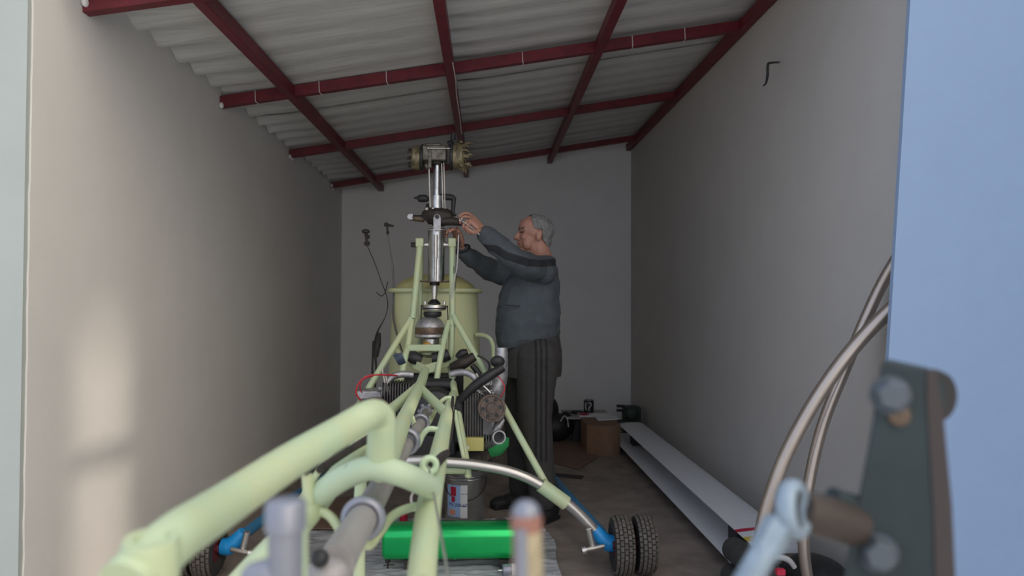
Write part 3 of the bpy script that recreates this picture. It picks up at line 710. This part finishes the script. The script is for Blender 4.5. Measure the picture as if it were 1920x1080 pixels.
lw = MB(); wrap(lw, -.20, .13, .055, .237, R_+.0008, 8); part('label_panel', lw, WHITE, lbo) if False else part('label_panel', lw, WHITE, pb)
lr = MB(); wrap(lr, -.72, -.42, .175, .225, R_+.001); wrap(lr, -.66, -.48, .14, .172, R_+.001); part('red_mark', lr, STRIPER, pb)
lo = MB(); wrap(lo, -.80, -.45, .068, .098, R_+.001); part('orange_mark', lo, ORNG, pb)
def text_on(body, size, a0, z0, R, m, parent, name='lettering'):
    cu = bpy.data.curves.new('t', 'FONT'); cu.body = body; cu.size = size; cu.align_x = 'LEFT'
    to = bpy.data.objects.new('t', cu); C.objects.link(to); bpy.context.view_layer.update()
    me = bpy.data.meshes.new_from_object(to.evaluated_get(bpy.context.evaluated_depsgraph_get()))
    bpy.data.objects.remove(to); bpy.data.curves.remove(cu)
    org = root_of(parent).location
    for v in me.vertices:
        a = a0+v.co.x/R; z = z0+v.co.y
        v.co = bk+Vector((R*math.sin(a), -R*math.cos(a), z))-org
    me.materials.clear(); me.materials.append(m); me.name = name
    return link(name, me, parent)
text_on('PN 300-60', .026, -.82, .118, R_+.0018, NAVY, pb)
text_on('Base 10', .011, -.16, .185, R_+.002, NAVY, pb)
text_on('00000', .010, -.16, .118, R_+.002, NAVY, pb)
# small things on the floor
solo('red_can', MB().lathe(Vector((P(757,965,4.1).x,4.1,0)),(0,0,1),[(0,.022),(.09,.022),(.10,.012),(.11,.012)],20), STRIPER, 'small red can on the floor behind the green tank', 'can')
cb = P(938,962,4.05); cb.z = 0
t = thing('parts_bowl', 'shallow clear bowl of small parts on the floor beside the paint bucket', 'bowl', cb)
mb = MB().lathe(cb,(0,0,1),[(0.002,.045),(.028,.068),(.030,.066),(.008,.044)],28); part('bowl', mb, CLEARP, t)
mb = MB(); random.seed(5)
for k in range(26):
    a = random.uniform(0,2*PI); r = random.uniform(0,.045)
    mb.box(cb+Vector((r*math.cos(a), r*math.sin(a), .022+random.uniform(0,.016))), (.022,.010,.008), Matrix.Rotation(a*3,3,'Z'))
q = part('small_parts', mb, STEEL, t); q['kind'] = 'stuff'
t = thing('flat_box', 'flat dark green box on the floor behind the green tank', 'box', Vector((P(900,1000,3.75).x,3.78,0)))
part('box_body', MB().box((P(900,1000,3.78).x,3.78,.035),(.42,.22,.07)), mat('dark_green_box',(.03,.07,.045),.4), t, .006)
part('box_lid', MB().box((P(900,1000,3.78).x,3.78,.078),(.43,.23,.014)), mat('dark_green_box',(.03,.07,.045),.4), t, .004)
# cardboard sheets
def flat(name, pts, z, m, lab, cat, group=None):
    mb = MB().prism([Vector((x, y, z)) for x, y in pts], (0,0,.004))
    return solo(name, mb, m, lab, cat, group, smooth=False)
def fl_(px, py): 
    d = P(px, py, 1); d = d-Vector((0,0,CAMZ)); t = CAMZ/-d.z; return (d.x*t, t)
flat('cardboard_sheet', [fl_(1010,862),fl_(1085,882),fl_(1122,858),fl_(1100,828),fl_(1030,822)], .004, CARD2, 'flattened brown cardboard with a lifted edge on the floor left of the carton', 'cardboard', 'flattened cardboard')
flat('cardboard_sheet', [fl_(690,935),fl_(700,1000),fl_(560,1000),fl_(530,950)], .022, CARD2, 'flattened brown cardboard at the left edge of the plastic sheet', 'cardboard', 'flattened cardboard')
flat('cardboard_sheet', [fl_(1035,893),fl_(1090,899),fl_(1095,893),fl_(1040,888)], .001, IRON, 'narrow dark strip lying on the floor before the flattened sheet', 'cardboard', 'flattened cardboard')  # thin strip in dark iron colour just above the floor
# carton with bowed front
cx0, cx1 = P(1100,850,5.95).x, P(1163,850,5.95).x
mb = MB(); ol = []
for k in range(9):
    u = k/8; ol.append(Vector((cx0+(cx1-cx0)*u, 5.98-.12*math.sin(PI*(u*.8+.1))+.05*(1-u)*0, 0)))
ol += [Vector((cx1, 6.3, 0)), Vector((cx0, 6.3, 0))]
t = thing('carton', 'brown cardboard carton with a bowed front standing near the right wall', 'box', Vector(((cx0+cx1)/2, 6.1, 0)))
part('carton_body', mb.prism(ol, (0,0,.245)), CARD, t, smooth=True)
part('flap', MB().prism([Vector((cx0+.12,6.1,.25)),Vector((cx1+.03,6.15,.252)),Vector((cx1+.03,6.32,.252)),Vector((cx0+.12,6.32,.25))],(0,0,.005)), WHITE, t, label='pale flap lying on top')
# low black crate with board, can, strap and papers
bx = P(1098,830,6.6).x
t = thing('low_crate', 'low black crate behind the brown carton carrying a board of papers', 'crate', Vector((bx,6.62,0)))
part('crate_body', MB().prism([Vector((bx-.15,6.45,0)),Vector((bx+.13,6.45,0)),Vector((bx+.15,6.45,.21)),Vector((bx-.11,6.45,.21))],(0,.32,0)), BLACK, t, .01)
tp = thing('board', 'pale board with papers lying on the black crate', 'board', Vector((bx,6.6,.212)))
bz = .213
part('board_panel', MB().prism([Vector((bx-.20,6.40,bz)),Vector((bx+.20,6.40,bz)),Vector((bx+.22,6.85,bz)),Vector((bx-.20,6.85,bz))],(0,0,.018)), mat('pale_board',(.35,.34,.34),.7), tp, .003)
solo('magazine', MB().prism([Vector((bx-.08,6.41,bz+.019)),Vector((bx+.19,6.42,bz+.019)),Vector((bx+.19,6.55,bz+.019)),Vector((bx-.08,6.56,bz+.019))],(0,0,.014)), WHITE, 'white papers at the front of the board behind the carton', 'papers')
solo('red_cloth', MB().ball((bx-.04,6.43,bz+.042),(.05,.03,.010)), STRIPER, 'small red rag on the papers beside the drinks can', 'rag')
cc = Vector((P(1104,770,6.65).x, 6.65, bz+.019))
t = thing('drinks_can', 'black drinks can with a pale emblem standing on the board at the back', 'can', cc)
part('can_body', MB().lathe(cc,(0,0,1),[(0,.042),(.006,.046),(.112,.046),(.120,.040)],28), BLACK, t)
part('can_top', MB().lathe(cc,(0,0,1),[(.119,.041),(.123,.041),(.123,.036),(.119,.035)],28), ALU, t)
em = MB(); 
em.tube([cc+Vector((-.012,-.047,.095)),cc+Vector((.010,-.047,.098)),cc+Vector((.014,-.047,.075)),cc+Vector((-.004,-.048,.055)),cc+Vector((-.006,-.048,.025))],.004,6)
em.tube([cc+Vector((-.030,-.037,.10)),cc+Vector((-.034,-.034,.06)),cc+Vector((-.028,-.039,.03))],.004,6)
part('emblem', em, WHITE, t)
mb = MB(); mb.torus(Vector((P(1083,775,6.6).x,6.62,bz+.028)),(0,0,1),.06,.008,24,8)
solo('cable_coil', mb, BLACK, 'black coiled strap on the board left of the drinks can', 'cable')
# dark bag by the man's leg
bgx = P(1040,800,6.5).x
t = thing('tool_bag', 'black slouching bag on the floor behind the standing person at the back wall', 'bag', Vector((bgx,6.5,0)))
mb = MB().ball((bgx,6.5,.13),(.17,.14,.13)).ball((bgx-.06,6.52,.27),(.10,.10,.14)).ball((bgx+.1,6.5,.16),(.07,.09,.11))
part('bag_body', mb, BLACK, t)
part('handle', MB().tube([(bgx+.04,6.38,.20),(bgx+.07,6.36,.25),(bgx+.10,6.38,.22),(bgx+.11,6.38,.15)],.004,8), WHITE, t)
# green mechanical part in the corner
gx = P(1186,785,6.75).x
t = thing('gear_casting', 'dark green cast machine part with black pins standing in the right back corner', 'machine part', Vector((gx,6.85,0)))
part('casting', MB().box((gx+.02,6.9,.13),(.16,.16,.26)).lathe(Vector((gx+.0,6.82,.20)),(0,-1,.1),[(0,.075),(.05,.06),(.06,.03)],16), mat('dark_green_cast',(.035,.06,.04),.6,noise_s=20,noise_a=.4), t, .015)
for z in (.265,.225,.125): part('pin', MB().tube([(gx-.06,6.84,z),(gx-.135,6.84,z+.003)],.014,10), BLACK, t)

# rotor blades
def blade(x0, x1, ya, yb, z, lab, stripes):
    t = thing('rotor_blade', lab, 'rotor blade', Vector(((x0+x1)/2, ya, z-.02)), 'spare rotor blades along the right wall')
    ch = x1-x0
    sec = []
    for k in range(13):
        u = k/12; th = .014*math.sqrt(max(0,u))*(1.0-u)*2.2+.0015
        sec.append((x1-ch*u, th))
    prof = [(x, z+h) for x, h in sec]+[(x, z-h*.6) for x, h in sec[::-1]]
    def seg(y0, y1, name, m, g=0):
        c = (x0+x1)/2
        pr = [(c+(x-c)*(1+g), z+(h-z)*(1+g*8)) for x, h in prof]
        mb = MB().prism([Vector((x, y0, h)) for x, h in pr], (0, y1-y0, 0)); part(name, mb, m, t)
    seg(ya, yb, 'blade_skin', BLADEW)
    for (s0, s1, m) in stripes: seg(s0, s1, 'stripe', m, .004)
    part('tip_plate', MB().box(((x0+x1)/2, yb, z),(ch*.98,.012,.03)), BLACK, t)
    return t
blade(1.165, 1.385, 3.02, 6.22, .205, 'long white rotor blade, the upper one, with red and yellow stripes at its near end', [(3.27,3.31,STRIPER),(3.14,3.20,STRIPEY)])
blade(1.125, 1.335, 3.05, 6.42, .075, 'long white rotor blade, the lower one, lying nearest the floor', [(3.12,3.18,STRIPEY)])
for y in (3.5, 5.9):
    solo('foam_block', MB().box((1.26,y,.134),(.08,.12,.095)), BLACK, 'dark spacer between the two rotor blades at their %s end' % ('near' if y < 4 else 'far'), 'block', bevel=.004)
    solo('foam_block', MB().box((1.24,y,.031),(.08,.12,.062)), BLACK, 'dark spacer under the lower rotor blade at its %s end' % ('near' if y < 4 else 'far'), 'block', bevel=.004)
for (a_, b_, rr, lab) in ((P(1376,1030,3.2), P(1445,1085,2.78), .058, 'dark grey foam sleeve beside the upper rotor blade root'), (P(1372,1078,3.2), P(1430,1135,2.85), .056, 'dark grey foam sleeve beside the lower rotor blade root')):
    mb = MB().tube([a_, (a_+b_)/2+Vector((0,0,.006)), b_], [rr*.93, rr, rr], 20)
    solo('foam_sleeve', mb, mat('foam_dark',(.05,.05,.048),.95,noise_s=20,noise_a=.3), lab, 'foam sleeve')
t = thing('black_sack', 'black sack with white scraps on it standing behind the bent aluminium tubes', 'sack', Vector((1.32,2.85,0)))
part('sack_body', MB().ball((1.34,2.86,.11),(.15,.2,.13)).ball((1.28,2.75,.08),(.12,.14,.09)), BLACK, t)
mb = MB(); random.seed(3)
for k in range(7):
    p = P(1483+random.uniform(-10,10), 998+random.uniform(-6,6), 2.66); mb.tube([p, p+Vector((random.uniform(-.03,.03),0,random.uniform(-.02,.02)))],[.006,.003],6)
part('white_scrap', mb, WHITE, t)
part('white_scrap', MB().tube([P(1440,1042,2.62),P(1475,1048,2.6),P(1490,1064,2.6)],[.008,.011,.009],10), mat('grey_scrap',(.3,.3,.3),.8), t)
part('red_scrap', MB().box(P(1463,1072,2.58),(.03,.02,.02)), STRIPER, t)
# bent tubes leaning behind the pier
for i,(pts, lab) in enumerate(((
   [(1440,1190,2.70),(1426,1080,2.68),(1428,1000,2.67),(1445,930,2.66),(1475,850,2.65),(1520,765,2.64),(1570,690,2.62),(1620,630,2.60),(1672,578,2.56),(1712,545,2.52)],
   'long bent aluminium tube leaning against the right front pier, nearest the rotor blades'),
  ([(1560,1180,2.72),(1530,1130,2.72),(1512,1070,2.72),(1507,990,2.72),(1520,890,2.73),(1545,790,2.73),(1585,690,2.72),(1622,600,2.69),(1655,530,2.66),(1695,462,2.60)],
   'bent aluminium tube leaning behind the longer one beside the right front pier'))):
    mb = MB().tube([P(*p) for p in pts], .026 if i == 0 else .022, 20)
    solo('bent_tube', mb, TUBEP, lab, 'tube', 'bent aluminium tubes')
#PERSON
def remeshed(name, mb, mats, vox, parent, paint=None, wrinkle=None, label=None, smooth_it=4):
    """joins the overlapping closed volumes of mb into one continuous skin"""
    org = root_of(parent).location.copy()
    me = mb.mesh('tmp', mats[0], org, True, 60)
    o = bpy.data.objects.new('tmp', me); C.objects.link(o)
    r = o.modifiers.new('r', 'REMESH'); r.mode = 'VOXEL'; r.voxel_size = vox
    sm = o.modifiers.new('s', 'SMOOTH'); sm.factor = .5; sm.iterations = smooth_it
    bpy.context.view_layer.update()
    me2 = bpy.data.meshes.new_from_object(o.evaluated_get(bpy.context.evaluated_depsgraph_get()))
    bpy.data.objects.remove(o); me2.name = name
    if wrinkle:
        cos = [v.co.copy() for v in me2.vertices]; nrs = [v.normal.copy() for v in me2.vertices]
        for v, c_, n_ in zip(me2.vertices, cos, nrs): v.co = c_+n_*wrinkle(c_+org)
    me2.materials.clear()
    for m in mats: me2.materials.append(m)
    if paint:
        for p in me2.polygons: p.material_index = paint(p.center+org, p.normal)
    me2.polygons.foreach_set('use_smooth', [True]*len(me2.polygons))
    me2.update()
    q = link(name, me2, parent)
    if label: q['label'] = label
    return q
def seg_d(p, a, b):
    ab = b-a; t = max(0, min(1, (p-a).dot(ab)/ab.length_squared)); return (p-(a+ab*t)).length, t

SKIN = mat('skin', (.44, .225, .165), .55, noise_s=30, noise_a=.15)
LIP = mat('lip', (.30, .12, .11), .5); BROW = mat('brow', (.10, .075, .06), .8); EYE = mat('eye', (.05, .035, .03), .4)
HAIR = mat('grey_hair', (.24, .24, .24), .8, noise_s=60, noise_a=.5, stretch=(1, 1, .3))
JACK = mat('grey_jacket', (.078, .092, .106), .9, noise_s=15, noise_a=.2, bump=.5, bump_s=14)
JBLK = mat('black_panel', (.018, .020, .024), .85)
TROU = mat('dark_trousers', (.050, .048, .046), .95, noise_s=20, noise_a=.2, bump=.2, bump_s=40)
TSTR = mat('trouser_stripe', (.014, .014, .016), .9)
SHOE = mat('black_shoe', (.016, .016, .018), .7)

PY = 4.28
man = thing('person', 'grey-haired person in grey jacket and dark trousers reaching up to the rotor mast', 'person', (P(1000,960,PY).x, PY, 0))
# --- head frame
HC = P(1001, 441, 4.22); yaw = math.radians(9)
Fh = Vector((-math.cos(yaw), -math.sin(yaw), .04)).normalized(); Uh = Vector((0,0,1)); Sh = Fh.cross(Uh).normalized(); Uh = Sh.cross(Fh)
RH = Matrix((Fh, Sh, Uh)).transposed()
def H(a, b, c): return HC + RH @ Vector((a, b, c))
b = MB()
b.ball(H(-.008,0,.030), (.102,.078,.088), RH, 24, 16).ball(H(.030,0,-.030), (.062,.060,.080), RH, 20, 14)
b.ball(H(.025,0,.045), (.070,.068,.060), RH, 20, 12)
b.ball(H(.058,0,-.088), (.028,.030,.022), RH).ball(H(.0,0,-.070), (.065,.055,.045), RH)
b.limb([H(.084,0,.016), H(.100,0,-.008), H(.109,0,-.024)], [.009,.011,.013], 10)
for s_ in (-1,1):
    b.ball(H(.098,s_*.013,-.028), (.011,.009,.008), RH)
    b.limb([H(.084,s_*.010,.030), H(.080,s_*.034,.034), H(.066,s_*.052,.026)], [.008,.010,.008], 8)
    b.ball(H(.066,s_*.038,-.018), (.020,.022,.022), RH)
    b.ball(H(.045,s_*.045,-.060), (.030,.018,.030), RH)
    b.ball(H(-.012,s_*.078,-.008), (.018,.009,.032), RH).ball(H(-.020,s_*.084,.002), (.010,.006,.026), RH)
b.limb([H(.086,-.018,-.052), H(.094,0,-.050), H(.086,.018,-.052)], [.005,.0075,.005], 8)
b.limb([H(.082,-.016,-.066), H(.090,0,-.066), H(.082,.016,-.066)], [.005,.0075,.005], 8)
b.ball(H(.030,0,-.115), (.040,.042,.022), RH)
neckb = P(1018, 498, 4.27)
b.limb([H(-.025,0,-.05), H(-.035,0,-.10), neckb], [.062,.066,.075], 18)
# joints
LS, LE, LW = P(1017,508,4.09), P(958,481,3.90), P(909,438,3.95)     # arm nearer to the viewer
RS, RE, RW_ = P(1000,508,4.46), P(922,507,4.34), P(869,474,4.12)      # far arm
WA = P(998,640,PY)
b.limb([neckb, P(1005,560,PY), WA], [.07,.11,.10], 20)
b.limb([LS, LE+Vector((0,.01,0)), LW], [.055,.034,.031], 14); b.limb([RS, RE, RW_], [.055,.038,.032], 14)
LH, LK, LF = P(1008,665,4.17), P(1003,790,4.13), P(1016,945,4.13)
RHp, RK, RF = P(985,665,4.40), P(974,790,4.42), P(975,925,4.44)
b.limb([LH, LK, LF], [.085,.06,.045], 14); b.limb([RHp, RK, RF], [.085,.06,.045], 14); b.ball(WA, (.10,.14,.09))
def hand(wr, kn, fingers, thumb, nrm):
    """wr wrist, kn knuckle centre, nrm across-the-palm direction"""
    d = (kn-wr).normalized(); ac = (nrm-d*nrm.dot(d)).normalized()
    for k in (-1.2, -.4, .4, 1.2):
        b.limb([wr+ac*k*.010, (wr+kn)/2+ac*k*.016, kn+ac*k*.019], [.019,.017,.0115], 10)
    for k, f in zip((-1.2,-.4,.4,1.2), fingers):
        b.limb([kn+ac*k*.019]+f, [.0105,.0098,.0092,.0085][:len(f)+1], 10)
    b.limb(thumb, [.014,.0115,.0105,.0095][:len(thumb)], 10)
# near hand: index stretched over the arm, the others curled down round the nut
Yh = 3.95; wr = P(905,434,Yh); kn = P(885,411,Yh-.005); nr = P(875,424,Yh-.05)-P(885,404,Yh+.03)
hand(wr, kn, [
    [P(879,401,Yh+.03), P(868,401,Yh+.03), P(861,407,Yh+.025)],
    [P(873,406,Yh+.01), P(865,410,Yh+.005), P(863,418,Yh+.0)],
    [P(874,416,Yh-.02), P(869,424,Yh-.03), P(872,432,Yh-.02)],
    [P(878,424,Yh-.04), P(877,434,Yh-.045), P(883,438,Yh-.03)]],
    [P(898,432,Yh-.03), P(889,436,Yh-.05), P(880,431,Yh-.055), P(873,426,Yh-.05)], nr)
# far hand gripping behind the mast
Yf = 4.08; wr2 = P(866,468,Yf+.03); kn2 = P(854,438,Yf-.01); nr2 = Vector((.25,-1,.1))
hand(wr2, kn2, [
    [P(846,432,Yf+.01), P(839,436,Yf-.02), P(837,444,Yf-.04)],
    [P(846,430,Yf-.01), P(838,434,Yf-.04), P(837,443,Yf-.06)],
    [P(850,430,Yf-.05), P(842,430,Yf-.075), P(838,437,Yf-.085)],
    [P(856,432,Yf-.07), P(850,430,Yf-.10), P(843,434,Yf-.11)]],
    [P(866,458,Yf-.02), P(866,446,Yf-.05), P(862,436,Yf-.07), P(857,428,Yf-.07)], nr2)
fy = [H(.078, s_*.031, .010) for s_ in (-1,1)]; br_ = [(H(.090,s_*.012,.032), H(.074,s_*.050,.034)) for s_ in (-1,1)]
lipa, lipb = H(.092,-.020,-.059), H(.092,.020,-.059)
def paint_skin(c, n):
    if (c-HC).length > .16: return 0
    if seg_d(c, lipa, lipb)[0] < .008: return 1
    for a_, b_ in br_:
        if seg_d(c, a_, b_)[0] < .0075: return 2
    for e_ in fy:
        d_ = RH.transposed() @ (c-e_)
        if abs(d_.z) < .0045 and abs(d_.y) < .014 and d_.x > -.03: return 3
    return 0
remeshed('body', b, [SKIN, LIP, BROW, EYE], .0042, man, paint_skin, smooth_it=2)
# hair
hb = MB().ball(H(-.010,0,.030), (.110,.086,.095), RH, 40, 30).ball(H(-.045,0,-.030), (.062,.068,.060), RH, 30, 20)
ho = remeshed('hair', hb, [HAIR], .0045, man, None, lambda v: .0035*noise.noise(v*55)+.002*noise.noise(v*140))
import bmesh
bm = bmesh.new(); bm.from_mesh(ho.data); inv = RH.transposed(); kill = []
for f in bm.faces:
    q = inv @ (f.calc_center_median()+man.location-HC)
    x, y, z = q
    front = .030 - .25*max(0, .085-z) if z > .03 else .012-(.03-z)*.9
    j = .006*noise.noise(Vector((y*60, z*60, 1)))
    ear = abs(y) > .05 and x > -.034 and z < .030
    if x > front+j or z < -.085+j or ear or (z < .0 and x > -.03): kill.append(f)
bmesh.ops.delete(bm, geom=kill, context='FACES'); bm.to_mesh(ho.data); bm.free()
# jacket
def ringloft(mb, secs, n=28):
    """secs: (centre, half depth x, half width y)"""
    vs = []; fs = []
    for (c, a, w_) in secs:
        for k in range(n):
            t = 2*PI*k/n; ct, st_ = math.cos(t), math.sin(t)
            vs.append(Vector(c)+Vector((a*math.copysign(abs(ct)**.85, ct), w_*math.copysign(abs(st_)**.85, st_), 0)))
    for i in range(len(secs)-1):
        for k in range(n): fs.append((i*n+k, i*n+(k+1) % n, (i+1)*n+(k+1) % n, (i+1)*n+k))
    fs.append(list(range(n))[::-1]); fs.append([(len(secs)-1)*n+k for k in range(n)])
    mb.add(vs, fs)
j = MB()
def sec(x0, x1, y, w_, Y=PY):
    a_ = P(x0, y, Y); c_ = P(x1, y, Y); m = (a_+c_)/2; m.y = Y; return (m, (c_.x-a_.x)/2, w_)
ringloft(j, [sec(936,1049,648,.165), sec(931,1050,636,.185), sec(928,1051,610,.20), sec(929,1051,580,.205), sec(934,1050,550,.205), sec(946,1049,525,.205), sec(966,1046,505,.195), sec(985,1041,490,.16), sec(994,1034,481,.10)])
j.limb([LS+Vector((.0,.03,0)), (LS+LE)/2+Vector((.0,-.01,-.012)), LE, (LE+LW)/2, LW], [.084,.078,.068,.062,.050], 20)
j.limb([RS, (RS+RE)/2+Vector((0,0,-.02)), RE, (RE+RW_)/2, RW_], [.095,.082,.070,.060,.048], 20)
j.limb([LS, neckb+Vector((0,.0,-.03))], [.085,.07], 16)
j.torus(P(1012,484,4.26), (.30,0,1), .083, .020, 28, 12, sc=1.5)                      # collar
def wr_j(v):
    if v.z < 1.14 and v.x < .40: v = v.copy()
    return .009*noise.noise(v*9)-.012*abs(noise.noise(Vector((v.x*6+v.z*5, v.y*5, v.z*11-v.x*6))))+.0035*noise.noise(Vector((v.x*22, v.y*22, v.z*10)))-.004*abs(noise.noise(Vector((v.x*14, v.y*9, v.z*16))))
# black band: from the cuff over the sleeve to the back of the shoulder
band = [P(893,452,3.9), P(905,463,3.86), P(928,466,3.83), P(950,480,3.80), P(990,492,3.90), P(1015,494,3.97), P(1040,492,4.04)]
def paint_j(c, n):
    if c.y > 4.22 or n.y > .25: return 0
    bw = [.010,.013,.022,.023,.023,.020,.020]
    # compare along the line of sight so that the band lies on the sleeve surface
    best = 9
    for i in range(len(band)-1):
        a_, b_ = band[i], band[i+1]
        ca = Vector((c.x/c.y, 0, (c.z-CAMZ)/c.y)); aa = Vector((a_.x/a_.y, 0, (a_.z-CAMZ)/a_.y)); bb = Vector((b_.x/b_.y, 0, (b_.z-CAMZ)/b_.y))
        d_, t_ = seg_d(ca, aa, bb); w_ = bw[i]+(bw[i+1]-bw[i])*t_
        if d_*3.9 < w_*.95: return 1
    return 0
jmap = None
jo = remeshed('jacket', j, [JACK, JBLK], .005, man, paint_j, wr_j)
for v in jo.data.vertices:      # the hem hangs lower at the belly than at the back
    w_ = v.co+man.location
    k_ = max(0, min(1, (1.20-w_.z)/.22)); v.co.z -= k_*(.035-.11*max(0, min(1, (w_.x-.09)/.37)))
hem = MB()
for (px, py) in ((937,575),(934,600),(933,625)):
    hem.ball(P(px,py,PY-.12), .0055, n=8, m=6)
part('button', hem, SHOE, man)
# pocket flap
pk = MB().bar(P(945,572,PY-.20), P(975,574,PY-.215), .004, .006); part('pocket', pk, JBLK, man)
# trousers
t_ = MB()
ringloft(t_, [sec(944,1051,705,.18), sec(943,1054,675,.185), sec(944,1053,655,.18), sec(946,1050,636,.17), sec(950,1048,612,.16)])
def leg(h, k_, f_, rr):
    t_.limb([h+Vector((0,0,-.02)), (h+k_)/2, k_, (k_+f_)/2, f_], rr, 20)
leg(LH, LK, P(1020,935,4.13), [.135,.112,.098,.086,.080]); leg(RHp, RK, P(978,915,4.44), [.130,.108,.094,.084,.078])
def wr_t(v): return .006*noise.noise(Vector((v.x*8, v.y*8, v.z*5)))+.003*noise.noise(v*22)-.003*abs(noise.noise(Vector((v.x*18, v.y*12, v.z*9))))
sx0 = [ (1001,1004), (1012,1015), (1023,1026)]
def paint_t(c, n):
    if n.y > -.1 or c.y > 4.24: return 0
    # three stripes down the outer seam of the near leg
    if c.z < .36: return 0
    u = c.x-(LK.x+.02)
    for s_ in (-.022, .008, .038):
        if abs(u-s_) < .0065: return 1
    return 0
remeshed('trousers', t_, [TROU, TSTR], .0052, man, paint_t, wr_t)
# shoes
for (toe, heel, nm) in ((P(998,972,4.02), P(1036,966,4.18), 0), (P(937,936,4.40), P(985,936,4.47), 1)):
    toe.z = heel.z = 0; d_ = (heel-toe); L_ = .30; d_.normalize(); s_ = MB(); c_ = (toe+heel)/2
    A = c_-d_*L_/2; R3 = Matrix((d_, Vector((-d_.y, d_.x, 0)), Vector((0,0,1)))).transposed()
    s_.ball(A+d_*.075+Vector((0,0,.038)), (.078,.050,.036), R3).ball(A+d_*.16+Vector((0,0,.045)), (.10,.046,.043), R3).ball(A+d_*.24+Vector((0,0,.055)), (.058,.043,.052), R3)
    s_.limb([A+d_*.20+Vector((0,0,.07)), A+d_*.235+Vector((0,0,.12))], [.042,.045], 14)
    s_.box(A+d_*.15+Vector((0,0,.012)), (.27,.075,.022), R3)
    remeshed('shoe', s_, [SHOE], .005, man)
# wristwatch strap on the far wrist
part('wristband', MB().torus(P(869,466,4.10), (P(869,474,4.12)-P(862,455,4.08)), .036, .006, 24, 8), JBLK, man)
# small ring spanner in the near hand
sp = thing('spanner', 'small bright ring spanner held in the raised hand of the person', 'spanner', P(864,413,Yh-.035))
part('ring', MB().torus(P(864,412,Yh-.04), (.5,-1,.3), .008, .0035, 18, 8), STEEL, sp)
part('shaft', MB().tube([P(867,415,Yh-.04), P(886,428,Yh-.045), P(899,440,Yh-.05)], .003, 8), STEEL, sp)
